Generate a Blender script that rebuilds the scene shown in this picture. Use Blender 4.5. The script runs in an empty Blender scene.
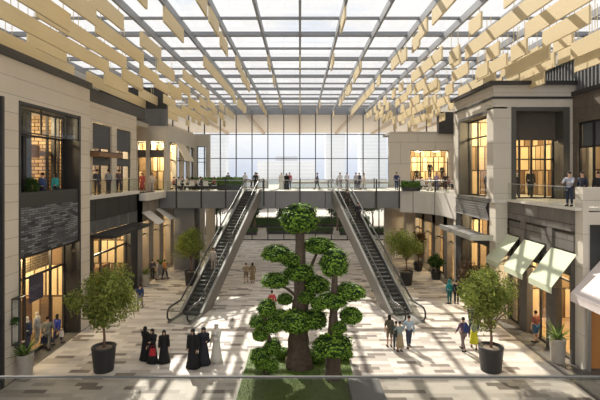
EXPO=0.0; SKY=1.06; SUN=8.0; LAMP=2.6; BSEED=21
import bpy, bmesh, math, random
from mathutils import Vector, Matrix
rnd = random.Random(7)
SC = bpy.context.scene
COL = SC.collection
PI = math.pi
F = 440.0; HC = 9.3

# ------------------------------------------------------------------ objects
def obj(name, me, mat=None, parent=None):
    o = bpy.data.objects.new(name, me); COL.objects.link(o)
    if mat is not None:
        mats = mat if isinstance(mat, (list, tuple)) else [mat]
        me.materials.clear()
        for m in mats: me.materials.append(m)
    if parent: o.parent = parent
    return o
def tag(o, label=None, cat=None, group=None, kind=None):
    if label and len(label.split())>16: print('LONG',label)
    if label: o['label'] = label
    if cat: o['category'] = cat
    if group: o['group'] = group
    if kind: o['kind'] = kind
    return o
def empty(name, loc=(0,0,0), rz=0.0):
    o = bpy.data.objects.new(name, None); COL.objects.link(o)
    o.location = loc; o.rotation_euler = (0,0,rz); o.empty_display_size = .2
    return o
def thing(name, label, cat, loc=(0,0,0), rz=0.0, group=None):
    return tag(empty(name, loc, rz), label, cat, group)
def dup(root, loc=None, rz=None, label=None, group=None, scale=None):
    r = root.copy(); COL.objects.link(r)
    if loc is not None: r.location = loc
    if rz is not None: r.rotation_euler = (0,0,rz)
    if scale is not None: r.scale = (scale,)*3 if isinstance(scale,(int,float)) else scale
    if label: r['label'] = label
    if group: r['group'] = group
    for ch in list(root.children):
        c = ch.copy(); COL.objects.link(c); c.parent = r
        for g in list(ch.children):
            d = g.copy(); COL.objects.link(d); d.parent = c
    return r

class MB:
    """mesh builder"""
    def __init__(s): s.v=[]; s.f=[]; s.m=[]; s.sm=[]
    def add(s, vs, fs, mi=0, smooth=False):
        n=len(s.v); s.v += [tuple(v) for v in vs]
        for f in fs: s.f.append(tuple(i+n for i in f)); s.m.append(mi); s.sm.append(smooth)
        return s
    def box(s, x0,x1,y0,y1,z0,z1, mi=0):
        if x0>x1:x0,x1=x1,x0
        if y0>y1:y0,y1=y1,y0
        if z0>z1:z0,z1=z1,z0
        v=[(x0,y0,z0),(x1,y0,z0),(x1,y1,z0),(x0,y1,z0),(x0,y0,z1),(x1,y0,z1),(x1,y1,z1),(x0,y1,z1)]
        return s.add(v,[(0,3,2,1),(4,5,6,7),(0,1,5,4),(1,2,6,5),(2,3,7,6),(3,0,4,7)],mi)
    def prism(s, pts, d, mi=0):
        """pts: loop of 3d points; d: extrusion vector"""
        n=len(pts); a=[Vector(p) for p in pts]; b=[p+Vector(d) for p in a]
        fs=[tuple(range(n))[::-1], tuple(range(n,2*n))]
        for i in range(n): j=(i+1)%n; fs.append((i,j,n+j,n+i))
        return s.add(a+b, fs, mi)
    def tube(s, path, rad, n=8, mi=0, cap=True, ridge=0):
        P=[Vector(p) for p in path]
        R=rad if isinstance(rad,(list,tuple)) else [rad]*len(P)
        vs=[]; fs=[]
        t0=(P[1]-P[0]).normalized()
        up=Vector((0,0,1)) if abs(t0.z)<.9 else Vector((1,0,0))
        for i,p in enumerate(P):
            t=(P[min(i+1,len(P)-1)]-P[max(i-1,0)]).normalized()
            a=t.cross(up)
            if a.length<1e-4: a=t.cross(Vector((0,1,0)))
            a.normalize(); b=a.cross(t).normalized(); up=b
            for k in range(n):
                an=2*PI*k/n; g_=1+ridge*(.55*math.sin(5*an+i*.25)+.45*math.sin(9*an+1-i*.2)+.3*math.sin(14*an)); vs.append(p+(a*math.cos(an)+b*math.sin(an))*R[i]*g_)
        for i in range(len(P)-1):
            for k in range(n):
                k2=(k+1)%n; fs.append((i*n+k,i*n+k2,(i+1)*n+k2,(i+1)*n+k))
        if cap: fs.append(tuple(range(n))[::-1]); fs.append(tuple((len(P)-1)*n+k for k in range(n)))
        return s.add(vs,fs,mi,True)
    def lathe(s, prof, c=(0,0,0), n=20, sx=1, sy=1, mi=0, fold=0, nf=7):
        vs=[]; fs=[]
        for (r,z) in prof:
            for k in range(n):
                an=2*PI*k/n; rr=r*(1+fold*math.sin(nf*an))
                vs.append((c[0]+rr*sx*math.cos(an), c[1]+rr*sy*math.sin(an), c[2]+z))
        for i in range(len(prof)-1):
            for k in range(n):
                k2=(k+1)%n; fs.append((i*n+k,i*n+k2,(i+1)*n+k2,(i+1)*n+k))
        fs.append(tuple(range(n))[::-1]); fs.append(tuple((len(prof)-1)*n+k for k in range(n)))
        return s.add(vs,fs,mi,True)
    def ball(s, c, r, n=12, m=8, mi=0):
        rx,ry,rz = r if isinstance(r,(tuple,list)) else (r,r,r)
        prof=[(math.sin(PI*i/m), -math.cos(PI*i/m)*rz) for i in range(m+1)]
        prof[0]=(0.02,-rz); prof[-1]=(0.02,rz)
        return s.lathe(prof,c,n,rx,ry,mi)
    def quad(s,a,b,c,d,mi=0): return s.add([a,b,c,d],[(0,1,2,3)],mi)
    def xf(s, M):
        s.v=[tuple(M@Vector(v)) for v in s.v]; return s
    def mesh(s, name='m'):
        me=bpy.data.meshes.new(name); me.from_pydata(s.v,[],s.f)
        me.polygons.foreach_set('material_index', s.m); me.polygons.foreach_set('use_smooth', s.sm)
        me.update(); return me
    def build(s, name, mat=None, parent=None, bevel=0):
        o=obj(name, s.mesh(name), mat, parent)
        if bevel:
            b=o.modifiers.new('bevel','BEVEL'); b.width=bevel; b.segments=2; b.limit_method='ANGLE'
        return o
def struct(name, mb, mat, parent=None, bevel=0):
    o=mb.build(name,mat,parent,bevel)
    if not parent: o['kind']='structure'
    return o

# ------------------------------------------------------------------ materials
_M={}
def _new(name):
    m=bpy.data.materials.new(name); m.use_nodes=True
    nt=m.node_tree; b=nt.nodes['Principled BSDF']
    return m,nt,b
def mat(name, col, rough=.6, metal=0.0, var=.12, scale=4.0, bump=0.0, spec=.4):
    if name in _M: return _M[name]
    m,nt,b=_new(name); N=nt.nodes; L=nt.links
    tc=N.new('ShaderNodeTexCoord'); nz=N.new('ShaderNodeTexNoise'); nz.inputs['Scale'].default_value=scale; nz.inputs['Detail'].default_value=4
    L.new(tc.outputs['Object'],nz.inputs['Vector'])
    mx=N.new('ShaderNodeMix'); mx.data_type='RGBA'
    c=col
    mx.inputs['A'].default_value=(c[0]*(1-var),c[1]*(1-var),c[2]*(1-var),1)
    mx.inputs['B'].default_value=(min(1,c[0]*(1+var)),min(1,c[1]*(1+var)),min(1,c[2]*(1+var)),1)
    L.new(nz.outputs['Fac'],mx.inputs['Factor']); L.new(mx.outputs['Result'],b.inputs['Base Color'])
    b.inputs['Roughness'].default_value=rough; b.inputs['Metallic'].default_value=metal
    b.inputs['Specular IOR Level'].default_value=spec
    if bump:
        bp=N.new('ShaderNodeBump'); bp.inputs['Strength'].default_value=bump; bp.inputs['Distance'].default_value=.03
        L.new(nz.outputs['Fac'],bp.inputs['Height']); L.new(bp.outputs['Normal'],b.inputs['Normal'])
    _M[name]=m; return m
def emis(name, col, strength):
    if name in _M: return _M[name]
    m,nt,b=_new(name)
    b.inputs['Base Color'].default_value=(*col,1); b.inputs['Emission Color'].default_value=(*col,1)
    b.inputs['Emission Strength'].default_value=strength
    _M[name]=m; return m
def glass(name, tint=(.96,.98,1), refl=.06, rough=.02):
    if name in _M: return _M[name]
    m=bpy.data.materials.new(name); m.use_nodes=True; nt=m.node_tree; N=nt.nodes; L=nt.links
    N.remove(N['Principled BSDF']); out=N['Material Output']
    t=N.new('ShaderNodeBsdfTransparent'); t.inputs['Color'].default_value=(*tint,1)
    g=N.new('ShaderNodeBsdfGlossy'); g.inputs['Roughness'].default_value=rough
    fr=N.new('ShaderNodeLayerWeight'); fr.inputs['Blend'].default_value=.5
    pw=N.new('ShaderNodeMath'); pw.operation='POWER'; pw.inputs[1].default_value=5; L.new(fr.outputs['Facing'],pw.inputs[0])
    mu=N.new('ShaderNodeMath'); mu.operation='MULTIPLY_ADD'; mu.inputs[1].default_value=.4; mu.inputs[2].default_value=refl*.5; mu.use_clamp=True
    L.new(pw.outputs[0],mu.inputs[0])
    mx=N.new('ShaderNodeMixShader'); L.new(mu.outputs[0],mx.inputs[0]); L.new(t.outputs[0],mx.inputs[1]); L.new(g.outputs[0],mx.inputs[2])
    L.new(mx.outputs[0],out.inputs['Surface']); _M[name]=m; return m
def coursed(name, c1, c2, mortar, bw, bh, ms=.012, rough=.75, plane='V', off=.5, bump=.3, noise=.1, stops=None):
    """stone / brick / paver courses in world space. plane V = vertical wall, H = floor"""
    if name in _M: return _M[name]
    m,nt,b=_new(name); N=nt.nodes; L=nt.links
    g=N.new('ShaderNodeNewGeometry'); sp=N.new('ShaderNodeSeparateXYZ'); L.new(g.outputs['Position'],sp.inputs[0])
    cb=N.new('ShaderNodeCombineXYZ')
    if plane=='V':
        ad=N.new('ShaderNodeMath'); ad.operation='ADD'; L.new(sp.outputs['X'],ad.inputs[0]); L.new(sp.outputs['Y'],ad.inputs[1])
        L.new(ad.outputs[0],cb.inputs['X']); L.new(sp.outputs['Z'],cb.inputs['Y'])
    else:
        L.new(sp.outputs['X'],cb.inputs['X']); L.new(sp.outputs['Y'],cb.inputs['Y'])
    br=N.new('ShaderNodeTexBrick'); L.new(cb.outputs[0],br.inputs['Vector'])
    br.inputs['Scale'].default_value=1; br.inputs['Brick Width'].default_value=bw; br.inputs['Row Height'].default_value=bh
    br.inputs['Mortar Size'].default_value=ms; br.inputs['Mortar Smooth'].default_value=.1; br.offset=off; br.inputs['Bias'].default_value=0
    if stops:
        br.inputs['Color1'].default_value=(0,0,0,1); br.inputs['Color2'].default_value=(1,1,1,1); br.inputs['Mortar'].default_value=(.3,.3,.3,1)
        rp=N.new('ShaderNodeValToRGB'); rp.color_ramp.interpolation='CONSTANT'
        e=rp.color_ramp.elements
        e[0].position=stops[0][0]; e[0].color=(*stops[0][1],1); e[1].position=stops[1][0]; e[1].color=(*stops[1][1],1)
        for p,c in stops[2:]:
            q=e.new(p); q.color=(*c,1)
        L.new(br.outputs['Color'],rp.inputs[0]); src=rp.outputs[0]
    else:
        br.inputs['Color1'].default_value=(*c1,1); br.inputs['Color2'].default_value=(*c2,1); br.inputs['Mortar'].default_value=(*mortar,1)
        src=br.outputs['Color']
    nz=N.new('ShaderNodeTexNoise'); nz.inputs['Scale'].default_value=1.3; nz.inputs['Detail'].default_value=8; L.new(g.outputs['Position'],nz.inputs['Vector'])
    mr=N.new('ShaderNodeMapRange'); mr.inputs['To Min'].default_value=1-noise; mr.inputs['To Max'].default_value=1+noise; L.new(nz.outputs['Fac'],mr.inputs['Value'])
    vm=N.new('ShaderNodeVectorMath'); vm.operation='SCALE'; L.new(src,vm.inputs[0]); L.new(mr.outputs[0],vm.inputs['Scale'])
    L.new(vm.outputs[0],b.inputs['Base Color']); b.inputs['Roughness'].default_value=rough; b.inputs['Specular IOR Level'].default_value=.3
    if bump:
        bp=N.new('ShaderNodeBump'); bp.inputs['Strength'].default_value=bump; bp.inputs['Distance'].default_value=.03
        inv=N.new('ShaderNodeMath'); inv.operation='SUBTRACT'; inv.inputs[0].default_value=1; L.new(br.outputs['Fac'],inv.inputs[1])
        L.new(inv.outputs[0],bp.inputs['Height']); L.new(bp.outputs['Normal'],b.inputs['Normal'])
    _M[name]=m; return m
def wood(name, c, var=.25):
    if name in _M: return _M[name]
    m,nt,b=_new(name); N=nt.nodes; L=nt.links
    tc=N.new('ShaderNodeTexCoord'); mp=N.new('ShaderNodeMapping'); mp.inputs['Scale'].default_value=(6,.6,10); L.new(tc.outputs['Object'],mp.inputs[0])
    nz=N.new('ShaderNodeTexNoise'); nz.inputs['Scale'].default_value=2; nz.inputs['Detail'].default_value=6; L.new(mp.outputs[0],nz.inputs['Vector'])
    mx=N.new('ShaderNodeMix'); mx.data_type='RGBA'; mx.inputs['A'].default_value=(c[0]*(1-var),c[1]*(1-var),c[2]*(1-var),1); mx.inputs['B'].default_value=(min(1,c[0]*(1+var)),min(1,c[1]*(1+var)),min(1,c[2]*(1+var)),1)
    L.new(nz.outputs['Fac'],mx.inputs['Factor']); L.new(mx.outputs['Result'],b.inputs['Base Color']); b.inputs['Roughness'].default_value=.55; b.inputs['Specular IOR Level'].default_value=.3
    _M[name]=m; return m
def leafmat(name, c1, c2, trans=.25):
    if name in _M: return _M[name]
    m,nt,b=_new(name); N=nt.nodes; L=nt.links; out=N['Material Output']
    g=N.new('ShaderNodeNewGeometry'); rp=N.new('ShaderNodeMix'); rp.data_type='RGBA'
    rp.inputs['A'].default_value=(*c1,1); rp.inputs['B'].default_value=(*c2,1)
    L.new(g.outputs['Random Per Island'],rp.inputs['Factor']); L.new(rp.outputs['Result'],b.inputs['Base Color']); b.inputs['Roughness'].default_value=.6; b.inputs['Specular IOR Level'].default_value=.25
    tr=N.new('ShaderNodeBsdfTranslucent'); L.new(rp.outputs['Result'],tr.inputs['Color'])
    ms=N.new('ShaderNodeMixShader'); ms.inputs[0].default_value=trans; L.new(b.outputs[0],ms.inputs[1]); L.new(tr.outputs[0],ms.inputs[2]); L.new(ms.outputs[0],out.inputs['Surface'])
    _M[name]=m; return m

stone = coursed('pale_stone',(.58,.515,.43),(.54,.475,.39),(.33,.30,.26),60.0,.8,.016,noise=.08)
stone_r = coursed('pale_stone_right',(.60,.55,.47),(.57,.52,.44),(.36,.32,.27),60.0,1.6,.014,noise=.08)
dkbrick = coursed('dark_ledge_brick',(.035,.036,.042),(.22,.22,.23),(.015,.015,.016),.55,.11,.012,bump=.8,noise=.3)
dkstone = coursed('dark_stone_panel',(.17,.155,.14),(.125,.115,.105),(.05,.045,.04),1.6,.85,.02,noise=.35,bump=.4)
rubble = coursed('rubble_stone_wall',(.50,.38,.22),(.34,.25,.14),(.12,.08,.05),.45,.14,.02,bump=1,noise=.35)
metal_dk = mat('dark_bronze_metal',(.055,.052,.05),.45,.5,.1)
metal_mid = mat('grey_metal_panel',(.20,.20,.20),.5,.3,.08,1.5)
metal_roof = mat('painted_roof_steel',(.27,.28,.30),.5,.2,.06,1)
metal_lt = mat('brushed_steel',(.5,.49,.47),.35,.8,.06)
fasc = mat('bridge_fascia_metal',(.21,.215,.22),.5,.3,.1,.8)
plaster = mat('beige_plaster',(.46,.43,.38),.8,0,.05,1)
taupe = mat('taupe_render',(.25,.22,.19),.8,0,.12,1.5)
plaster_w = mat('light_soffit_panel',(.60,.57,.52),.75,0,.04,1)
warm_wall = coursed('warm_shop_wall',(.80,.62,.37),(.14,.08,.04),(.10,.06,.03),.7,1.9,.06,noise=.25,bump=0)
brick_warm = coursed('warm_brick_shop_wall',(.60,.44,.26),(.22,.14,.07),(.10,.06,.03),.5,.22,.03,noise=.3,bump=.3)
shop_floor = mat('shop_timber_floor',(.42,.28,.15),.5,0,.2,2)
cream = mat('cream_paint',(.72,.66,.55),.7,0,.05,2)
woodb = wood('pale_ash_baffle',(.68,.555,.335),.1)
woodc = wood('orange_timber',(.50,.22,.07),.25)
woodd = wood('brown_timber',(.22,.12,.06),.25)
pane = glass('clear_glass')
pane_r = glass('roof_glass',(.97,.98,1),.03)
pane_b = glass('balustrade_glass',(.93,.95,.94),.03)
black = mat('black_planter',(.028,.028,.03),.5,0,.1,6,.2)
soil = mat('dark_soil',(.20,.16,.12),.95,0,.3,20,.5)
pot_lt = mat('weathered_pale_pot',(.36,.33,.29),.8,0,.25,5,.3)
bark = mat('grooved_bark',(.085,.062,.045),.9,0,.6,7,1)
bark2 = mat('smooth_bark',(.19,.11,.08),.85,0,.3,9,.4)
greenA = leafmat('topiary_leaf',(.010,.045,.004),(.24,.41,.045),.12)  # wide random leaf tones put highlights and darker undersides into the colour
green_core = mat('topiary_core',(.010,.028,.005),.95,0,.4,8)  # dark core colour paints in shade under and between the leaves
greenB = leafmat('olive_leaf',(.08,.12,.02),(.33,.36,.08),.35)
greenC = leafmat('hedge_leaf',(.02,.055,.01),(.06,.13,.02))
greenE = leafmat('light_hedge_leaf',(.04,.10,.015),(.16,.28,.05))
greenD = leafmat('agave_leaf',(.06,.14,.03),(.22,.30,.08))
darkred = leafmat('dark_red_leaf',(.05,.03,.015),(.13,.07,.03))
# ================================================================== CAMERA, SKY, SUN
cam = bpy.data.cameras.new('camera'); co = bpy.data.objects.new('camera', cam); COL.objects.link(co)
co.location=(0,0,HC); co.rotation_euler=(PI/2,0,0)
cam.sensor_width=36; cam.lens=36*F/600; cam.shift_y=-27/600; cam.clip_start=.1; cam.clip_end=2000
SC.camera=co
vs=SC.view_settings; vs.view_transform='Standard'; vs.look='None'; vs.gamma=1; vs.exposure=EXPO; vs.use_curve_mapping=False
SC.cycles.transparent_max_bounces=24; SC.cycles.max_bounces=7; SC.cycles.diffuse_bounces=4
SC.cycles.sample_clamp_indirect=4

w=bpy.data.worlds.new('sky'); SC.world=w; w.use_nodes=True; nt=w.node_tree; N=nt.nodes; L=nt.links
bg=N['Background']; tc=N.new('ShaderNodeTexCoord'); sp=N.new('ShaderNodeSeparateXYZ'); L.new(tc.outputs['Generated'],sp.inputs[0])
rp=N.new('ShaderNodeValToRGB'); e=rp.color_ramp.elements
e[0].position=0.0; e[0].color=(.74,.77,.85,1); e[1].position=.03; e[1].color=(.82,.84,.90,1)
for p,c in ((.075,(.95,.95,.96)),(.16,(.96,.97,.99)),(.35,(.76,.87,.99)),(1,(.45,.66,.95))):
    q=e.new(p); q.color=(*c,1)
L.new(sp.outputs['Z'],rp.inputs[0])
mp=N.new('ShaderNodeMapping'); mp.inputs['Scale'].default_value=(1.5,1.5,5); L.new(tc.outputs['Generated'],mp.inputs[0])
nz=N.new('ShaderNodeTexNoise'); nz.inputs['Scale'].default_value=1.8; nz.inputs['Detail'].default_value=7; nz.inputs['Roughness'].default_value=.55; L.new(mp.outputs[0],nz.inputs['Vector'])
cr=N.new('ShaderNodeMapRange'); cr.inputs['From Min'].default_value=.20; cr.inputs['From Max'].default_value=.43; L.new(nz.outputs['Fac'],cr.inputs['Value'])
up=N.new('ShaderNodeMapRange'); up.inputs['From Min'].default_value=.02; up.inputs['From Max'].default_value=.14; L.new(sp.outputs['Z'],up.inputs['Value'])
mu=N.new('ShaderNodeMath'); mu.operation='MULTIPLY'; L.new(cr.outputs[0],mu.inputs[0]); L.new(up.outputs[0],mu.inputs[1])
mx=N.new('ShaderNodeMix'); mx.data_type='RGBA'; mx.inputs['B'].default_value=(1.12,1.08,1.02,1)
L.new(mu.outputs[0],mx.inputs['Factor']); L.new(rp.outputs[0],mx.inputs['A']); L.new(mx.outputs['Result'],bg.inputs['Color'])
bg.inputs['Strength'].default_value=SKY

sl=bpy.data.lights.new('sun','SUN'); sl.energy=SUN; sl.angle=math.radians(.5); sl.color=(1,.92,.79)
so=bpy.data.objects.new('sun',sl); COL.objects.link(so)
so.rotation_euler=Vector((.43,-1.1,-1.0)).to_track_quat('-Z','Y').to_euler(); so.location=(-20,60,40)

def lamp(x,y,z,e,col=(1,.77,.44),r=.25,parent=None):
    l=bpy.data.lights.new('lamp','POINT'); l.energy=e*LAMP; l.color=col; l.shadow_soft_size=r
    o=bpy.data.objects.new('lamp',l); COL.objects.link(o); o.location=(x,y,z); return o
glow = emis('lamp_diffuser',(1,.80,.48),12)
def ceil_light(x,y,z,e,label,group='shop ceiling lights',size=.35,r=.25):
    t=thing('ceiling_light',label,'ceiling light',(x,y,z),0,group)
    MB().box(-size-.04,size+.04,-size-.04,size+.04,-.06,0).build('housing',metal_dk,t)
    MB().box(-size,size,-size,size,-.08,-.06).build('diffuser',glow,t)
    l=lamp(0,0,-.45,e,r=r); l.parent=t; return t

# ================================================================== FLOOR
tile = coursed('light_floor_tiles',0,0,0,.95,.32,.004,.5,'H',.37,.05,.10,
   stops=[(0,(.19,.16,.135)),(.12,(.55,.50,.44)),(.3,(.48,.435,.385)),(.55,(.60,.55,.49)),(.82,(.40,.355,.31))])
dkpave = coursed('dark_edge_pavers',(.13,.12,.105),(.10,.093,.085),(.06,.055,.05),.9,.45,.01,.5,'H',.5,.1,.2)
outpave = coursed('outdoor_pavers',(.50,.47,.42),(.45,.42,.37),(.35,.33,.3),1.5,.6,.01,.7,'H')
struct('floor', MB().box(-12.8,12.15,-4,61,-.2,0), tile)
struct('floor', MB().box(-20,-12.8,-4,61,-.2,.012), dkpave)
struct('floor', MB().box(12.15,20,-4,61,-.2,.012), dkpave)
struct('floor', MB().box(-120,120,61,400,-.25,-.02), outpave)

# ================================================================== ROOF
glz=MB().box(-19,19,6,61.2,18.22,18.25); struct('ceiling',glz,pane_r)
for k in range(-8,9):
    o=MB().box(-.065,.065,6,61,0,.42).build('roof_rafter',metal_roof); o.location=(2.25*k,0,17.6)
    side='to the left of' if k<0 else 'to the right of'
    ords={1:'first',2:'second',3:'third',4:'fourth',5:'fifth',6:'sixth',7:'seventh',8:'outermost'}
    lab='grey steel roof rafter straight above the middle of the hall' if k==0 else f'grey steel roof rafter, {ords[abs(k)]} {side} the central one'
    tag(o,lab,'roof rafter',group='long roof rafters')
onm=['nearest','second','third','fourth','fifth','sixth','seventh','eighth','ninth','tenth','eleventh','twelfth','thirteenth','fourteenth','fifteenth','sixteenth','farthest']
for m in range(-4,13):
    y=21.8+3.02*m; thick=(m%2==0)
    b=MB()
    if thick: b.box(-18.5,18.5,-.15,.15,0,.26)
    else: b.box(-18.5,18.5,-.10,.10,0.02,.14)
    o=b.build('roof_crossbeam',metal_roof); o.location=(0,y,17.95)
    tag(o,('thick' if thick else 'thin')+f' grey roof crossbeam above the rafters, {onm[m+4]} from the viewer','roof beam',group='roof crossbeams')
# end beam over the curtain wall
struct('trim_1', MB().box(-19,19,60.8,61.3,17.4,18.3), metal_roof)

# timber baffles hanging from the rafters
BMC={}
def baffle_mesh(length,height,drop):
    k=(length,height,round(drop,2))
    if k not in BMC:
        q=MB().box(-.05,.05,0,length,-height,0)
        if drop>.05:
            for yy in (length*.15,length*.85): q.box(-.012,.012,yy-.012,yy+.012,0,drop+.02)
        me=q.mesh('baffle'); me.materials.append(woodb); BMC[k]=me
    return BMC[k]
br=random.Random(BSEED)
nb=0
for m in range(-2,13):
    y0=21.8+3.02*m
    for j in range(-13,14):
        X=1.125*j; ax=abs(X)
        if j%2 and ax<8.9: continue
        wv=math.sin(m*1.9+j*.8)+math.sin(m*.7-j*1.1+2)
        p=.12 if ax<2 else .25 if ax<3 else .5 if ax<5 else .72 if ax<9 else .80
        if m>8: p*=1.15
        parts=(0,1) if X>0 or m>6 else (0,)
        for hf in parts:
            if br.random()>p*(1+.22*wv)*(.8 if len(parts)==2 else 1): continue
            full=len(parts)==1 or br.random()<.25
            ln=3.6 if full else 1.6
            if ax<5 and full: ln=2.4
            yy=y0+(1.5*hf)
            if yy+ln>60.6 or yy<13 or nb>=298: continue
            d=0.0 if ax<8 else round((ax-8)*.8)*.28+(br.choice((0,0,.75)) if not (X<-11 and m>2) else 0)
            if ax<8 and br.random()<.25: d=.3
            o=bpy.data.objects.new('ceiling_baffle', baffle_mesh(ln,.80 if ax>3 else .65,d)); COL.objects.link(o)
            o.location=(X,yy,17.6-d)
            tag(o,'pale timber baffle board hanging on edge under the glass roof','ceiling baffle',group='timber roof baffles'); nb+=1
            if full: break
print('baffles',nb)

# ================================================================== END GLASS WALL
wn=MB()
for k in range(-8,9):
    x=2.2*k-.05
    if abs(x)<18.5: wn.box(x-.06,x+.06,60.9,61.15,0,17.4)
for z in (11.3,14.65): wn.box(-18.6,18.6,60.95,61.1,z-.05,z+.05)
for z in (5.9,): wn.box(-18.6,18.6,60.92,61.12,z-.12,z+.12)
wn.box(-18.6,18.6,60.9,61.15,0,.12)
w1=struct('window_1', wn, metal_dk)
MB().box(-18.6,18.6,61.0,61.02,.1,17.4).build('pane',pane,w1)
struct('wall_left', MB().box(-19.3,-19,6,61,0,18.3), plaster)
struct('wall_right', MB().box(19,19.3,6,61,0,18.3), plaster)

# ================================================================== helpers for openings
def frameY(mb, y, x0,x1,z0,z1, vx=(), hz=(), t=.08, d=.12):
    """window frame in a plane facing -Y"""
    mb.box(x0,x0+t,y,y+d,z0,z1); mb.box(x1-t,x1,y,y+d,z0,z1); mb.box(x0,x1,y,y+d,z1-t,z1); mb.box(x0,x1,y,y+d,z0,z0+t)
    for v in vx: mb.box(v-t/2,v+t/2,y,y+d,z0,z1)
    for h in hz: mb.box(x0,x1,y,y+d,h-t/2,h+t/2)
def frameX(mb, x, y0,y1,z0,z1, vy=(), hz=(), t=.08, d=.12):
    mb.box(x,x+d,y0,y0+t,z0,z1); mb.box(x,x+d,y1-t,y1,z0,z1); mb.box(x,x+d,y0,y1,z1-t,z1); mb.box(x,x+d,y0,y1,z0,z0+t)
    for v in vy: mb.box(x,x+d,v-t/2,v+t/2,z0,z1)
    for h in hz: mb.box(x,x+d,y0,y1,h-t/2,h+t/2)
WN=[1]
def winX(x,y0,y1,z0,z1,vy=(),hz=(),t=.09,d=.12,m=None):
    WN[0]+=1; b=MB(); frameX(b,x,y0,y1,z0,z1,vy,hz,t,d)
    o=struct('window_%d'%WN[0],b,m or metal_dk)
    MB().box(x+d/2-.01,x+d/2+.01,y0+.02,y1-.02,z0+.02,z1-.02).build('pane',pane,o); return o
def winY(y,x0,x1,z0,z1,vx=(),hz=(),t=.09,d=.12,m=None):
    WN[0]+=1; b=MB(); frameY(b,y,x0,x1,z0,z1,vx,hz,t,d)
    o=struct('window_%d'%WN[0],b,m or metal_dk)
    MB().box(x0+.02,x1-.02,y+d/2-.01,y+d/2+.01,z0+.02,z1-.02).build('pane',pane,o); return o
def roomX(name,xg,xb,y0,y1,z0,z1,wall=None,fl=None,ceil=None):
    """shop room behind an X-facing front; xg glass plane, xb back"""
    wall=wall or warm_wall; s=1 if xb>xg else -1
    b=MB(); b.box(xb,xb+s*.15,y0-.1,y1+.1,z0,z1); b.box(xg+s*.15,xb,y0-.15,y0,z0,z1); b.box(xg+s*.15,xb,y1,y1+.15,z0,z1)
    struct(name,b,wall)
    struct('ceiling',MB().box(xg+s*.15,xb,y0-.1,y1+.1,z1,z1+.15),ceil or plaster)
    struct('floor',MB().box(xg+s*.15,xb,y0-.1,y1+.1,z0-.15,z0+.015),fl or shop_floor)

# ================================================================== LEFT BUILDING, NEAR BLOCK
XL=-12.85
b=MB()
b.box(XL-1.0,XL,19.1,20.1,0,14.42)                 # pier left of bay
b.box(XL-1.0,XL,25.75,26.9,0,14.42)                # pier right of bay
b.box(XL-1.0,XL,20.1,25.75,12.62,14.42)            # wall above opening
b.box(XL-1.0,XL,8,19.1,12.62,14.42)
b.box(XL-1.0,XL,8,12,0,12.62)
struct('wall_left',b,stone)
struct('trim_2',MB().box(XL-1.2,XL+.12,8,26.98,14.42,14.8),metal_dk)
struct('wall_left',MB().box(XL-.22,XL-.07,20.1,25.75,5.38,7.68).box(XL-.22,XL-.07,12,19.1,5.38,7.68),dkbrick)
struct('trim_3',MB().box(XL-.9,XL-.05,20.1,25.75,7.68,8.38).box(XL-.9,XL-.05,12,19.1,7.68,8.38).box(XL-.9,XL-.22,20.1,25.75,5.25,7.6).box(XL-.9,XL-.22,12,19.1,5.25,7.6),metal_dk)
# dark reveal frame round the upper opening
b=MB(); b.box(XL-.95,XL+.03,20.1,20.22,0,12.62); b.box(XL-.95,XL+.03,25.6,25.75,0,12.62); b.box(XL-.95,XL+.02,20.22,25.6,12.48,12.61)
b.box(XL-.95,XL+.03,18.95,19.1,0,12.62)
struct('trim_4',b,metal_dk)
struct('ceiling',MB().box(-19,XL-1,8,26.9,14.0,14.4),plaster)
winX(XL-1.0,20.2,25.6,8.3,12.5,(21.9,22.05,24.0,25.1),(11.2,),.10)
winX(XL-.12,20.22,25.6,11.18,12.5,(22.0,24.3),(),.06,.06)
# glass front low
winX(XL-.95,20.2,25.6,.03,5.28,(20.9,21.9,24.2),(4.02,),.10)
winX(XL-.95,12.0,18.95,.03,12.5,(14.5,17.2),(4.02,8.3),.12)
roomX('wall_left',XL-1.0,-17.5,19.3,26.5,7.6,12.7,brick_warm)
struct('wall_left',MB().box(XL-1.25,XL-1.12,20.2,22.9,7.6,12.6).box(XL-1.3,XL-1.1,25.0,25.2,7.6,12.6),metal_dk)
struct('trim_15',MB().box(XL-2.6,XL-2.4,22.9,25.8,10.2,10.9).box(XL-1.5,XL-1.3,22.9,25.8,10.25,10.5),woodd)
roomX('wall_left',XL-1.0,-19,19.3,26.5,0,5.25)
struct('wall_left',MB().box(XL-1.9,XL-1.75,20.4,25.6,3.95,5.2),rubble)
ceil_light(-15.6,23.2,12.6,330,'square ceiling light in the upper shop of the near left block',r=.3)
ceil_light(-16.2,21.6,5.2,170,'ceiling light in the street shop of the near left block, nearer one')
ceil_light(-16.2,24.6,5.2,210,'ceiling light in the street shop of the near left block, farther one')
l=lamp(XL-1.35,23,5.0,70,r=.1); 

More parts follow.
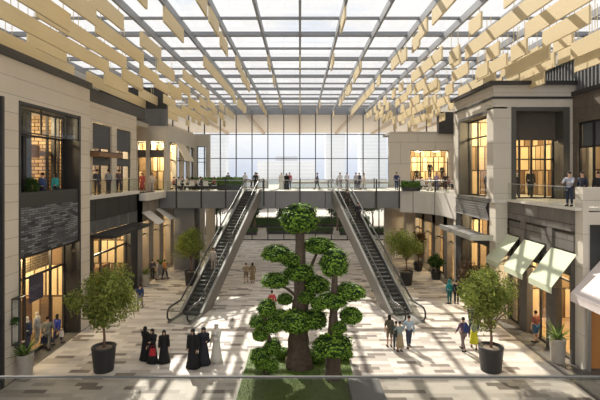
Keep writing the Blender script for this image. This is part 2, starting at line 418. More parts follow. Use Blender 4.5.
# ================================================================== LEFT BUILDING, SECOND BLOCK
X2=-13.45
b=MB()
b.box(X2-.8,X2,26.9,28.55,7.6,13.9); b.box(X2-.8,X2,31.45,32.3,7.6,12.65); b.box(X2-.8,X2,35.1,36.2,7.6,13.9)
b.box(X2-.8,X2,28.55,35.1,12.65,13.9)
b.box(X2-.8,X2,26.9,27.6,0,7.6)
struct('wall_left',b,stone)
struct('trim_5',MB().box(X2-1.2,X2-.12,26.95,38.6,13.9,14.85),metal_dk)
struct('ceiling',MB().box(-19,X2-.8,26.9,41.5,13.5,13.9),plaster)
louv=mat('dark_louvre_blind',(.09,.09,.095),.6,.2,.1)
for (y0,y1) in ((28.55,31.45),(32.3,35.1)):
    winX(X2-.25,y0,y1,7.65,12.6,((y0+y1)/2,),(11.0,10.35,9.85),.09)
    q=MB()
    q.box(X2-.16,X2-.13,y0+.05,y1-.05,11.05,12.6).box(X2-.16,X2-.13,y0+.05,y1-.05,9.87,10.38)
    for i in range(13): q.box(X2-.13,X2-.10,y0+.08,y1-.08,11.05+i*.12,11.13+i*.12)
    for i in range(4): q.box(X2-.13,X2-.10,y0+.08,y1-.08,9.87+i*.12,9.96+i*.12)
    near=y0<30
    tag(q.build('louvre_blind',louv),'dark slatted blind in the '+('nearer' if near else 'farther')+' upper window of the second left block','blind')
roomX('wall_left',X2-.65,-19,27.3,38,7.6,12.9)
ceil_light(-15.6,30,12.8,200,'ceiling light behind the nearer upper window of the second left block')
ceil_light(-15.6,33.8,12.8,200,'ceiling light behind the farther upper window of the second left block')
# balcony ledge and dark spandrel
struct('trim_6',MB().box(X2-.7,X2+.22,26.95,36.3,7.6,7.86),plaster_w)
b=MB()
for i in range(5):
    y0=27.0+i*1.85; b.box(X2-.12,X2+.05,y0,y0+1.80,6.2,7.6)
struct('wall_left',b,metal_dk)
b=MB()
for i in range(7): b.box(X2-.1,X2+.02,27.0,36.25,5.35+i*.12,5.41+i*.12)
for y in (27.0,28.85,30.7,32.55,34.4,36.1): b.box(X2-.12,X2+.06,y,y+.12,5.3,6.2)
b.box(X2-.25,X2-.15,27,36.25,5.3,6.2)
struct('trim_7',b,metal_mid)
t=thing('glass_balustrade','glass balustrade along the balcony of the second left block','balustrade')
MB().box(X2+.12,X2+.14,27,36.2,7.86,8.85).build('glass_panel',pane_b,t); MB().box(X2+.1,X2+.16,27,36.2,8.85,8.89).build('top_rail',metal_lt,t)
t=thing('entrance_canopy','flat dark bronze canopy over the shopfront of the second left block','canopy',(X2,28.2,5.08))
MB().box(0,1.55,0,6.9,0,.22).build('slab',metal_dk,t); MB().box(.1,1.45,.1,6.8,-.03,0).build('soffit',woodd,t)
# lower shopfront
winX(X2-.4,27.6,36.2,.03,5.2,(28.6,30.4,32.9,34.7),(3.75,),.12)
b=MB(); b.box(X2-.5,X2+.08,34.75,36.2,0,5.3); b.box(X2-.3,X2+.05,28.35,28.6,0,5.3); struct('wall_left',b,metal_dk)
roomX('wall_left',X2-.45,-19,27.4,36.1,0,5.2)
ceil_light(-15.4,30.2,5.15,190,'ceiling light in the shop under the dark canopy, nearer one')
ceil_light(-15.4,33.4,5.15,190,'ceiling light in the shop under the dark canopy, farther one')
# brown projecting blade between the windows
t=thing('sign_canopy','brown timber canopy blade jutting out beside the upper left window','canopy',(X2,27.5,10.35))
MB().box(0,.9,.0,3.6,0,.28).build('blade',woodd,t); MB().box(0,.95,.0,3.6,.28,.33).build('cap',metal_dk,t)

# ================================================================== LEFT, SET-BACK FACES BY THE BRIDGE
b=MB(); YB=41.5
b.box(-19,-12.55,YB,YB+.5,12.3,13.75); b.box(-15.6,-15.35,YB,YB+.5,7.6,12.3); b.box(-14.55,-14.2,YB,YB+.5,7.6,12.3); b.box(-12.85,-12.55,YB,YB+.5,7.6,12.3)
struct('wall_left',b,plaster)
winY(YB+.2,-15.35,-14.55,7.65,12.25,(),(11.45,10.8),.07)
winY(YB+.2,-14.2,-12.85,7.65,12.25,(-13.5,),(11.45,10.8),.07)
tag(MB().box(-15.35,-12.85,YB+.1,YB+.16,10.82,11.42).build('window_blind',louv),'dark band blind across the lit windows beside the bridge','blind')
struct('wall_left',MB().box(-19,-12.7,45.2,45.4,7.6,12.3).box(-19,-18.8,41.8,45.2,7.6,12.3),warm_wall)
struct('ceiling',MB().box(-19,-12.6,42,45.3,12.3,12.5),plaster)
ceil_light(-14.4,43.4,12.25,420,'ceiling light in the upper shop beside the café terrace',r=.3)
q=MB()
for i in range(12): q.box(-15.2+i*.21,-15.12+i*.21,YB-.1,YB,13.75,15.35)
q.box(-15.3,-12.55,YB,YB+.1,13.75,15.35)
tag(q.build('louvre_screen',metal_mid),'grey upright louvre screen above the wall at the left end of the bridge','louvre')
struct('wall_left',MB().box(-19,-12.6,YB+.1,YB+.5,13.75,17.4),metal_dk)
# side wall running back with awning
b=MB(); b.box(-13.0,-12.55,42,53,12.3,13.9)
for y in (42,44.6,47.2,50.0,52.6): b.box(-13.0,-12.55,y,y+.5,7.6,12.3)
struct('wall_left',b,plaster)
winX(-12.95,42.5,52.6,7.65,12.25,(45.1,47.7,50.5),(10.6,),.12)
t=thing('shop_awning','beige sloping fabric awning above the café terrace','awning',(-12.5,44.2,0))
MB().prism([(0,0,12.4),(1.0,0,10.6),(1.0,0,10.5),(0,0,12.3)],(0,3.6,0)).build('canopy_cloth',mat('beige_awning',(.55,.48,.38),.8),t)
MB().tube([(0,.05,10.6),(1.0,.05,10.55)],.02).tube([(0,3.55,10.6),(1.0,3.55,10.55)],.02).build('arm',metal_dk,t)
t_=MB().box(-14.2,-10.9,53,53.6,12.5,14.0).box(-11.35,-10.9,53,53.6,0,12.5).box(-12.9,-12.4,53,53.6,0,12.5); struct('wall_left',t_,plaster)
winY(53.2,-12.4,-11.35,7.7,12.5,(),(10.6,),.07)
# lower left shops beyond second block
X3=-13.3
b=MB(); b.box(X3-.5,X3,36.2,37.2,0,7.6)
for y in (38.6,41.5,45.0,49.5): b.box(X3-.5,X3+.05,y,y+1.2,0,7.6)
b.box(X3-.5,X3,36.2,53,5.2,7.6); b.box(X3-.5,X3,50.6,53,0,5.2)
struct('wall_left',b,taupe)
winX(X3-.35,36.2,53,.03,5.2,(37.2,38.9,41.7,43.4,46.5,48),(4.0,),.1)
roomX('wall_left',X3-.4,-18.9,36.4,52.5,0,5.2)
for i,y in enumerate((38,43.3,48)):
    ceil_light(-15.4,y,5.15,230,'ceiling light in the %s lit shop below the left end of the bridge'%('nearest','middle','farthest')[i])
struct('wall_left',MB().box(-19,X3-.0,36.3,41.4,6.95,7.6).box(-14.1,-12.6,36.4,41.4,7.0,7.6),plaster_w)

# ================================================================== BRIDGE
b=MB().box(-14.05,9.45,41.6,47.5,6.0,7.58)
struct('floor',b,mat('bridge_concrete',(.42,.40,.37),.7))
struct('floor',MB().box(-14.05,9.45,41.45,47.55,7.58,7.62),mat('pale_deck',(.66,.62,.55),.5))
b=MB()
for i in range(10):
    x0=-14.05+i*2.35; b.box(x0+.02,x0+2.33,41.5,41.62,6.0,7.57)
b.box(-14.05,9.45,41.6,41.66,5.95,7.57)
struct('trim_8',b,fasc)
def balustrade(label,x0,x1,y,z,posts,gate=(),zp=None,group='bridge balustrades'):
    t=thing('glass_balustrade',label,'balustrade',(0,0,0),0,group)
    MB().box(x0,x1,y-.012,y+.012,z+.03,z+1.0).build('glass_panel',pane_b,t)
    MB().box(x0,x1,y-.03,y+.03,z+1.0,z+1.05).build('top_rail',metal_lt,t)
    for p in posts: MB().box(p-.06,p+.06,y-.1,y+.02,(zp if zp is not None else z-.1),z+1.12).build('post',metal_dk,t)
    return t
balustrade('glass balustrade along the café end of the bridge, left of both escalators',-14.0,-5.4,41.5,7.6,(-13.95,-11.65,-9.3,-7.0),zp=6.0)
balustrade('glass balustrade at the middle of the bridge between the escalators',-3.6,2.75,41.5,7.6,(-3.4,-.0,),zp=6.2)
balustrade('glass balustrade on the bridge right of the right escalator',4.7,9.4,41.5,7.6,(7.2,9.35),zp=6.0)
balustrade('glass balustrade along the far edge of the bridge',-14.0,9.4,47.5,7.6,(-12,-8,-4,0,4,8),group='bridge balustrades')
# columns below the bridge
for x0,x1,y0,m,lab in ((-12.1,-10.15,42.3,metal_mid,'broad dark grey column under the left part of the bridge'),
        (-10.05,-9.75,42.2,metal_dk,'slim dark post beside the broad grey column under the bridge'),
        (-9.7,-9.1,46.6,plaster,'pale grey column under the bridge left of the left escalator'),
        (9.0,9.75,46.6,plaster,'pale grey column under the bridge right of the right escalator'),
        (-12.2,-11.7,53.6,plaster,'pale column at the far left near the glass end wall')):
    o=MB().box(x0,x1,y0,y0+.7,0,6.0).build('support_column',m); tag(o,lab,'column')

# ================================================================== RIGHT: TERRACE SHOP BEYOND
Y5=53.0
b=MB(); b.box(10.7,13.3,Y5,Y5+.5,0,14.0); b.box(13.3,19,Y5,Y5+.5,12.05,14.0); b.box(17.9,19,Y5,Y5+.5,7.6,12.1)
struct('wall_right',b,coursed('large_pale_panels',(.56,.52,.46),(.54,.50,.44),(.34,.31,.27),4.2,2.6,.03,noise=.05))
struct('wall_right',MB().box(16.6,18.9,52.6,53.4,14.0,16.6),metal_dk)
struct('ceiling',MB().box(10.9,19,Y5+.1,58,14.0,14.3),plaster)
winY(Y5+.2,13.3,17.9,7.65,12.05,(14.6,16.2),(10.6,),.09)
struct('wall_right',MB().box(13.2,19,57.5,57.7,7.6,12.1).box(13.1,13.3,53.5,57.5,7.6,12.1),warm_wall)
struct('ceiling',MB().box(13.2,19,53.5,57.7,12.1,12.3),plaster)
ceil_light(14.8,55,12.05,260,'ceiling light in the terrace shop right of the bridge, left one',r=.3)
ceil_light(17,55,12.05,260,'ceiling light in the terrace shop right of the bridge, right one',r=.3)
# curved terrace edge
def arc_pts():
    P=[]
    for i in range(13):
        a=i/12*PI/2
        P.append((9.45+2.9*math.sin(a)*1.0, 36.6+4.9*math.cos(a)))
    return P
ap=arc_pts()
outer=[(x,y) for x,y in ap]
poly=outer+[(12.35,34.9),(19,34.9),(19,53),(9.45,53)]
b=MB().prism([(x,y,5.6) for x,y in poly],(0,0,1.85)); struct('floor',b,plaster_w)
struct('floor',MB().prism([(x,y,7.45) for x,y in [(px-.0,py) for px,py in poly]],(0,0,.16)),mat('pale_deck',(.6,.56,.5)))
t=thing('glass_balustrade','curved glass balustrade round the terrace right of the bridge','balustrade')
g=MB(); r_=MB()
for i in range(12):
    (xa,ya),(xb,yb)=ap[i],ap[i+1]
    g.prism([(xa+.05,ya,7.6),(xb+.05,yb,7.6),(xb+.08,yb+.02,7.6),(xa+.08,ya+.02,7.6)],(0,0,1.0))
r_.tube([(x+.06,y,8.63) for x,y in ap],.03)
g.build('glass_panel',pane_b,t); r_.build('top_rail',metal_lt,t)
for i in (3,8): MB().box(ap[i][0]-.02,ap[i][0]+.1,ap[i][1]-.02,ap[i][1]+.1,5.6,8.75).build('post',metal_dk,t)
o=MB().box(12.45,12.9,35.2,35.65,0,15).build('support_column',stone_r); tag(o,'tall slender pale column at the far corner of the right block','column')
o=MB().box(11.3,12.3,47,48,0,5.6).build('support_column',plaster); tag(o,'square column below the right terrace','column')

# ================================================================== RIGHT CORNER BLOCK
XR=12.3; YF=28.0
b=MB()
b.box(XR,13.45,YF,YF+1.0,7.6,13.5)                       # corner column
b.box(XR,XR+.9,34.2,34.9,7.6,13.4)
b.box(XR,XR+.9,YF,34.9,13.4,14.9); b.box(XR+.9,17.9,YF,YF+.9,13.5,14.9)
b.box(17.15,17.9,YF,YF+.9,7.6,13.5)
struct('wall_right',b,stone_r)
struct('trim_9',MB().box(XR-.3,18.0,YF-.3,35.2,14.9,15.12).box(XR-.06,17.9,YF-.06,34.96,14.02,14.16),metal_dk)
o=MB().box(12.45,13.2,YF-.0,28.9,0,7.6).build('support_column',stone_r); tag(o,'pale stone pier carrying the corner of the right block','column')
# dark reveals
b=MB(); b.box(XR+.02,XR+1.0,28.75,29.0,7.6,13.4); b.box(XR+.02,XR+1.0,34.0,34.2,7.6,13.4); b.box(XR-.02,XR+1.0,28.9,34.1,13.2,13.4); b.box(XR-.03,XR+.5,28.4,34.3,7.42,7.62)
b.box(13.45,13.75,YF-.04,YF+1.3,7.6,13.5); b.box(16.75,17.15,YF-.04,YF+1.3,7.6,13.5); b.box(13.75,16.75,YF-.03,YF+1.3,13.25,13.49)
struct('trim_10',b,mat('dark_reveal',(.10,.095,.085),.5,.2,.1))
winX(XR+.75,29.0,34.0,7.62,13.2,(30.4,32.4),(11.9,),.09)
winY(YF+1.05,13.75,16.75,7.62,13.25,(14.5,15.3,16.2),(10.2,),.09)
tag(MB().box(13.76,16.74,YF+.85,YF+1.0,11.45,13.25).build('roller_shade',mat('dark_brown_shade',(.10,.085,.07),.8)),'dark brown shade panel across the top of the terrace window','blind')
struct('wall_right',MB().box(18.3,18.5,29.2,36,7.6,13.4).box(13.2,18.4,35,35.2,7.6,13.4),warm_wall)
struct('ceiling',MB().box(13.2,18.4,28.9,35.1,13.4,13.55),plaster)
struct('floor',MB().box(XR,19,27.9,35.1,7.4,7.6),mat('pale_deck',(.6,.56,.5)))
ceil_light(15,30.5,13.2,300,'ceiling light in the upper corner shop near the terrace window',r=.3)
ceil_light(15,33,13.2,260,'ceiling light in the upper corner shop near the side window',r=.3)
# lattice spandrel
struct('wall_right',MB().box(XR+.16,XR+.24,28.9,34.6,6.2,7.42),metal_dk)
q=MB()
for i in range(26):
    y=28.9+i*.25
    for dy in (.8,-.8):
        ya=y; yb=y+dy
        if not(28.9<=yb<=34.5): continue
        q.prism([(XR+.04,ya,6.24),(XR+.04,ya+.07,6.24),(XR+.04,yb+.07,7.38),(XR+.04,yb,7.38)],(.08,0,0))
q.box(XR+.02,XR+.14,28.9,34.6,6.18,6.26).box(XR+.02,XR+.14,28.9,34.6,7.36,7.44)
tag(q.build('lattice_screen',mat('lattice_steel',(.36,.35,.33),.5,.3)),'diagonal metal lattice panel below the side window of the right block','lattice')
# canopy (right)
t=thing('entrance_canopy','flat grey metal canopy over the shop entrance of the right corner block','canopy',(XR,28.1,5.05))
MB().box(-1.35,0,0,6.0,0,.2).build('slab',metal_mid,t)
MB().box(-1.45,-1.35,-.1,6.1,-.05,.28).build('edge_beam',metal_lt,t); MB().box(-1.35,0,-.1,0,-.05,.28).build('edge_beam',metal_lt,t)
winX(XR+.6,28.9,34.6,.03,6.2,(30.3,31.8,33.4),(4.4,),.12)
b=MB(); b.box(XR+.1,XR+.9,33.9,35.0,0,6.2); struct('wall_right',b,metal_dk)
struct('wall_right',MB().box(XR+.15,XR+.6,28.9,34,4.4,5.0),metal_dk)
# front block over the awnings
XS=13.2
b=MB(); 
for (z0,z1,dx) in ((6.45,7.5,0),(5.45,6.3,.1)):
    b.box(XS+dx,XS+.5,21.4,28,z0,z1)
b.box(XS+.25,XS+.6,21.4,28,5.2,7.5)
for y in (23.1,25.9,): b.box(XS+.02,XS+.5,y,y+.5,5.2,6.5)
struct('wall_right',b,dkstone)
b=MB()
for y,w_ in ((21.4,.12),(22.75,.85),(25.6,.85)): b.box(XS+.0,XS+.35,y,y+w_,0,5.2)
b.box(XS+.0,XS+.6,28.0,28.25,0,5.2)
struct('wall_right',b,mat('dark_stone_pier',(.10,.09,.08),.7,0,.3,3))
struct('floor',MB().box(XS-.12,19,20.9,28,7.5,7.64),mat('pale_deck',(.6,.56,.5)))
winX(XS+.2,21.45,28.0,.03,5.2,(24.6,27.1),(3.9,),.08)
struct('wall_right',MB().box(XS+.3,XS+.42,21.5,27.9,4.15,5.25),dkstone)
roomX('wall_right',XS+.5,18.9,21.6,28.2,0,5.2)
roomX('wall_right',XR+.7,18.9,28.6,34.9,0,6.1)
ceil_light(15.4,23,5.15,300,'ceiling light in the awning shop, nearer one')
ceil_light(15.4,26.3,5.15,300,'ceiling light in the awning shop, farther one')
ceil_light(15.2,31.6,6.05,420,'ceiling light in the shop under the grey canopy')
l=thing('glass_balustrade','glass balustrade on the right terrace above the awnings','balustrade')
MB().box(XS-.02,XS,21.5,27.9,7.65,8.6).build('glass_panel',pane_b,l); MB().box(XS-.05,XS+.03,21.5,27.9,8.6,8.64).build('top_rail',metal_lt,l)
# pier and return front
XP=13.38
struct('wall_right',MB().box(XP,XP+.28,20.8,21.4,0,8.62).box(XP+.28,19,20.8,21.1,7.72,8.62).box(XP+.28,19,20.8,21.4,6.85,7.45),stone_r)
struct('wall_right',MB().box(XP+.28,19,21.2,21.38,0,6.85),metal_dk)
winY(20.95,XP+.28,18.9,2.9,6.85,(14.6,15.8),(),.12)
struct('door_1',MB().box(XP+.36,17,20.9,21.2,0,2.75),woodc)
struct('trim_11',MB().box(XP+.28,XP+.36,20.85,21.2,0,6.85).box(XP+.12,XP+.26,20.6,20.75,0,2.9),metal_lt)
# dark wall of the nearest upper block + fins
XQ=17.35
b=MB(); b.box(XQ,XQ+.5,21,24.9,7.6,14.2); b.box(XQ,XQ+.5,27.5,28,7.6,14.2); b.box(XQ,XQ+.5,24.9,27.5,12.45,14.2)
struct('wall_right',b,coursed('brown_rough_stone',(.16,.13,.10),(.11,.09,.075),(.07,.06,.05),1.4,.7,.012,noise=.4,bump=.5))
struct('trim_12',MB().box(XQ-.1,XQ+.6,20,28,14.2,14.45),metal_dk)
winX(XQ+.1,24.9,27.5,7.65,12.45,(26.2,),(10.9,),.1)
tag(MB().box(XQ+.24,XQ+.28,25,27.4,10.95,12.4).build('roller_shade',metal_mid),'grey shade in the top of the window at the right edge','blind')
struct('wall_right',MB().box(18.8,18.95,24,28,7.6,12.5),warm_wall)
lamp(18.2,26.2,11.5,60)
q=MB()
for i in range(44): q.box(17.5,17.62,20.2+i*.34,20.32+i*.34,14.5,16.55)
q.box(17.62,17.7,20,35.2,14.4,16.6); q.box(17.4,17.75,20,35.2,16.55,16.7)
tag(q.build('louvre_screen',metal_mid),'long grey upright louvre screen on the roof edge of the right block','louvre')

# ================================================================== RIGHT LOWER SHOPS BEYOND
X6=12.9
b=MB()
for y in (35.7,38.6,42.0,45.6,49.5): b.box(X6,X6+.5,y,y+.9,0,5.6)
b.box(X6,X6+.5,36,53,4.4,5.6); struct('wall_right',b,taupe)
winX(X6+.25,35.8,53,.03,4.4,(37.3,40.5,44,47.6),(3.3,),.1)
roomX('wall_right',X6+.3,18.9,35.2,52.8,0,5.3)
for i,y in enumerate((38,42.5,48)):
    ceil_light(15,y,5.25,260,'ceiling light in the %s lit shop below the right terrace'%('nearest','middle','farthest')[i])

# ================================================================== NEAR BRIDGE THE VIEWER STANDS ON
struct('floor',MB().box(-19,19,-4,1.35,7.3,7.6),mat('pale_deck',(.6,.56,.5)))
t=thing('glass_balustrade','frameless glass balustrade with slim steel rail right in front of the viewer','balustrade')
MB().box(-6,6,1.297,1.303,7.6,8.69).build('glass_panel',glass('near_glass',(.74,.74,.72),.02),t)
MB().box(-6,6,1.297,1.303,8.694,8.70).build('top_rail',mat('dull_rail',(.07,.07,.068),.7,.0),t)
# ================================================================== ESCALATORS
def escalator(side, bx,by, tx,ty, label):
    ang=math.atan2(ty-by, tx-bx); Lh=math.hypot(tx-bx,ty-by)
    t=thing('escalator',label,'escalator',(bx,by,0),ang,'escalators up to the bridge')
    s0,s1,H=1.3,Lh-.2,7.6; k=H/(s1-s0); W=.78
    def zs(s): return 0 if s<s0 else H if s>s1 else (s-s0)*k
    # truss with sloping underside
    for sg in (-1,1):
        y0,y1=(sg*W,sg*(W-.14))
        pr=[(-.3,.0),(s0,.0),(s1,H),(s1+1.6,H),]
        top=[(-.3,.12),(s0,.14),(s1,H+.16),(s1+1.6,H+.14)]
        bot=[(s1+1.6,H-.95),(s1+.3,H-.95),(s0+1.75,0)]
        pts=[(a,y0,b_) for a,b_ in top]+[(a,y0,b_) for a,b_ in bot]+[(-.3,y0,0)]
        MB().prism(pts,(0,y1-y0,0)).build('side_cladding',mat('escalator_cladding',(.20,.185,.17),.45,.3),t)
        MB().prism([(a,y0-sg*-.02,b_+.0) for a,b_ in [(s0,.14),(s1,H+.16),(s1,H+.24),(s0,.22)]],(0,(y1-y0)*1.3,0)).build('skirt_trim',mat('skirt_metal',(.30,.29,.28),.6,.3),t)
    MB().prism([(s0+1.75,-W+.1,0),(s1+.3,-W+.1,H-.95),(s1+.3,-W+.1,H-.85),(s0+1.95,-W+.1,0)],(0,2*W-.2,0)).build('underside',mat('escalator_soffit',(.26,.21,.17),.6,.1),t)
    MB().box(-.3,s0,-W+.1,W-.1,-.0,.03).build('comb_plate',metal_lt,t)
    MB().box(s1,s1+1.5,-W+.1,W-.1,H-.1,H+.03).build('comb_plate',metal_lt,t)
    sm=MB(); sm.box(0,.40,-.5,.5,-.05,0); sm.box(0,.02,-.5,.5,-.23,-.05,0)
    for i in range(12): sm.box(.0,.40,-.48+i*.083,-.46+i*.083,0,.012,1)
    sm.box(.36,.40,-.5,.5,0,.014,2)
    sme=sm.mesh('step')
    for m_ in (mat('step_grey',(.07,.07,.065),.5,.4),mat('step_rib',(.16,.16,.15),.5,.4),mat('step_edge',(.30,.29,.24),.5)): sme.materials.append(m_)
    n=int((s1-s0)/.36)
    for i in range(n):
        s=s0+(i+.6)*(s1-s0)/n
        o=bpy.data.objects.new('step',sme); COL.objects.link(o); o.parent=t; o.location=(s-.2,0,zs(s)+.06)
    for sg in (-1,1):
        y=sg*(W-.12)
        base=[(-.15,.14),(s0,.16),(s1,H+.18),(s1+1.4,H+.16)]
        top=[(s1+1.4,H+.95),(s1,H+1.0),(s0,.98),(-.15,.92)]
        MB().prism([(a,y-.01,b_) for a,b_ in base+top],(0,.02,0)).build('glass_side',pane_b,t)
        path=[(.0,y,.14),(-.35,y,.22),(-.52,y,.45),(-.5,y,.75),(-.3,y,.95),(.1,y,1.0),(s0-.1,y,1.0),(s0+.5,y,1.0+.5*k+.02),(s1-.2,y,H+1.0-.2*k),(s1+.3,y,H+1.05),(s1+1.4,y,H+1.05),(s1+1.75,y,H+.95),(s1+1.85,y,H+.65),(s1+1.7,y,H+.3)]
        hr=MB().tube(path,.055,8).build('handrail',mat('rubber_handrail',(.035,.035,.035),.4),t)
        p2=[(a,b2,c-.06) for a,b2,c in path[4:11]]
        MB().tube(p2,.035,6).build('handrail_track',metal_lt,hr)
    return t
escalator(-1,-7.4,27.4,-4.5,41.6,'left escalator rising from the tiled floor to the bridge, leaning right')
escalator(1,6.95,27.4,3.75,41.6,'right escalator rising from the tiled floor to the bridge, leaning left')

# ================================================================== PLANTS
def leaf_quad(mb,p,n,size,r,asp=.55,mi=0):
    n=n.normalized(); a=n.orthogonal().normalized(); 
    a=Matrix.Rotation(r.uniform(0,2*PI),3,n)@a; b=n.cross(a)
    tip=p+a*size; m1=p+a*size*.5+b*size*asp*.5+n*size*.08; m2=p+a*size*.5-b*size*asp*.5+n*size*.08
    mb.quad(p,m1,tip,m2,mi)
def rvec(r):
    while True:
        v=Vector((r.uniform(-1,1),r.uniform(-1,1),r.uniform(-1,1)))
        if .05<v.length<1: return v.normalized()
def clump_mesh(seed, nl=900, leaf=.11):
    """unit-size lumpy ball covered in leaves; scaled per clump. lower side flatter"""
    r=random.Random(seed); mb=MB()
    ph=[r.uniform(0,6) for _ in range(6)]
    def R(v):
        return .86+.10*math.sin(6*v.x+ph[0])*math.sin(6*v.y+ph[1])+.06*math.sin(9*v.z+ph[2]+4*v.x)+.05*math.sin(12*v.y+ph[3]+7*v.z+ph[4])
    bm=bmesh.new(); bmesh.ops.create_icosphere(bm,subdivisions=3,radius=1)
    vs=[]
    for v in bm.verts:
        d=v.co.normalized(); c=d*R(d)*.93
        if c.z<0: c.z*=.78
        vs.append(c)
    idx={v:i for i,v in enumerate(bm.verts)}
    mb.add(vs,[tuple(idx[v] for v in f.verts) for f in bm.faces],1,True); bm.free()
    for _ in range(nl):
        d=rvec(r); c=d*R(d)*r.uniform(.9,1.02)
        if c.z<0: c.z*=.8
        leaf_quad(mb,c,(d+Vector((0,0,.35))+rvec(r)*.6),leaf*r.uniform(.7,1.3),r,.7)
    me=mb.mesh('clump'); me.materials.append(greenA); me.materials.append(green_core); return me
CL=[clump_mesh(s,1300,.16) for s in (1,2,3,4)]
def at(px,py,Y): return Vector(((px-300)/F*Y, Y, HC-(py-173)/F*Y))
def topiary(label, base_px, base_py, Y, trunk, clumps, rx=.16):
    b=at(base_px,base_py,Y); b.z=.1
    t=thing('topiary_tree',label,'tree',tuple(b))
    mb=MB()
    for path,r0,r1 in trunk:
        P=[]
        for i,(px,py,dy) in enumerate(path):
            p=at(px,py,Y+dy)-b; P.append(p)
        P[0].z=max(P[0].z,-.05)
        # resample with wiggle
        Q=[];R=[]
        for i in range(len(P)-1):
            for j in range(4):
                f=j/4; q=P[i].lerp(P[i+1],f); Q.append(q); 
        Q.append(P[-1]); n=len(Q)
        for i,q in enumerate(Q):
            f=i/(n-1); g=(1-f)**(1.15); rr=r0*g+r1*(1-g) if r0>.3 else r0+(r1-r0)*f
            R.append(rr*(1+.06*math.sin(i*2.1)))
        mb.tube(Q,R,40 if r0>.3 else 14,ridge=.13 if r0>.3 else .05)
    mb.build('trunk',bark,t)
    rr=random.Random(len(label))
    for i,(px,py,ax,ay,dy) in enumerate(clumps):
        c=at(px,py,Y+dy)-b; s=(Y+dy)/F
        o=bpy.data.objects.new('foliage_clump',CL[i%4]); COL.objects.link(o); o.parent=t
        o.location=c; o.scale=(ax*s*1.0,ax*s*.95,ay*s*1.10); o.rotation_euler=(0,0,0)
    return t
struct('trim_13',MB().box(-2.68,2.5,15.0,22.95,0,.12),mat('planter_kerb',(.40,.38,.34),.7))
lawn=MB().box(-2.58,2.4,15.1,22.85,.05,.17)
r=random.Random(3)
for _ in range(9000):
    x=r.uniform(-2.55,2.37); y=r.uniform(15.2,22.8); h=r.uniform(.03,.09)
    lawn.add([(x,y,.16),(x+.02,y+.005,.16),(x+r.uniform(-.03,.03),y+r.uniform(-.03,.03),.17+h)],[(0,1,2)],0)
tag(lawn.build('lawn',leafmat('grass_blade',(.05,.10,.015),(.15,.21,.045),.2)),'short green lawn bed around the clipped trees','lawn',kind='stuff')
b=MB().box(2.05,3.4,14.5,19.0,0,.45); tag(b.build('stone_bench',mat('grey_bench_stone',(.15,.145,.15),.6),bevel=.02),'dark grey stone block beside the lawn, at the bottom of the picture','bench')

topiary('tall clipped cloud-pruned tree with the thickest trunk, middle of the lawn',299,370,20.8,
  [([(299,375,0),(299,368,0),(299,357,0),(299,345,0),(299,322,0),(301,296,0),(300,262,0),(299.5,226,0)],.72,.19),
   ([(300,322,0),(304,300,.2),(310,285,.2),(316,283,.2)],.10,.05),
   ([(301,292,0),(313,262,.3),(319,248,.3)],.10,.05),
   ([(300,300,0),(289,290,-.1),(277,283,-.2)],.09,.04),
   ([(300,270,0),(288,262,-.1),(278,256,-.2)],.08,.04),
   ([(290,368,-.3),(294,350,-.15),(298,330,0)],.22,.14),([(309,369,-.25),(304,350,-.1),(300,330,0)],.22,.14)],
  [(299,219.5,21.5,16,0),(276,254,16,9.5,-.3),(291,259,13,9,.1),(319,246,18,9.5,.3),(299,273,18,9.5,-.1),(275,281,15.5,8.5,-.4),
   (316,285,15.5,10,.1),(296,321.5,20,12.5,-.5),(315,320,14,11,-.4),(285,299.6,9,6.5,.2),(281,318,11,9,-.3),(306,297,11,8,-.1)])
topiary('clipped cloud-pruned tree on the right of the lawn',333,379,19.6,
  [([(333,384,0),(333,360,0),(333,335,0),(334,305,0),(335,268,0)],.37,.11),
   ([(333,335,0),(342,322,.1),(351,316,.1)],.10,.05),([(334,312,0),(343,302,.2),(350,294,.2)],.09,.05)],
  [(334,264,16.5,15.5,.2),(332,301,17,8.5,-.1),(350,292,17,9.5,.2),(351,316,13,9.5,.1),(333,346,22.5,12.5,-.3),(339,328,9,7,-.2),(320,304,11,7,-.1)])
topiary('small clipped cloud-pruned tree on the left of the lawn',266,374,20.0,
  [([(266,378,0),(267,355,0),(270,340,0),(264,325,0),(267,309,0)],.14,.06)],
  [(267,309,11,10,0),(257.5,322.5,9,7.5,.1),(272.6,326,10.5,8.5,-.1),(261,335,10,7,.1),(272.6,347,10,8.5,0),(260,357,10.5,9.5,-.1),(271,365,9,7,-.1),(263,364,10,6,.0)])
# low shrubs at the far edge of the lawn
sh=[]
for i,(px,py,Yv) in enumerate(((318,366,21.3),(326,362,22.2),(344,364,21.6),(282,366,21.8))):
    p=at(px,py,Yv); o=bpy.data.objects.new('low_shrub',CL[i%4]); COL.objects.link(o); o.location=(p.x,p.y,.40); o.scale=(.5,.4,.3)
    tag(o,['low green shrub between the thick trunk and the right lawn tree','low green shrub behind the right lawn tree','low green shrub at the right edge of the lawn','low green shrub left of the thick trunk'][i],'shrub')

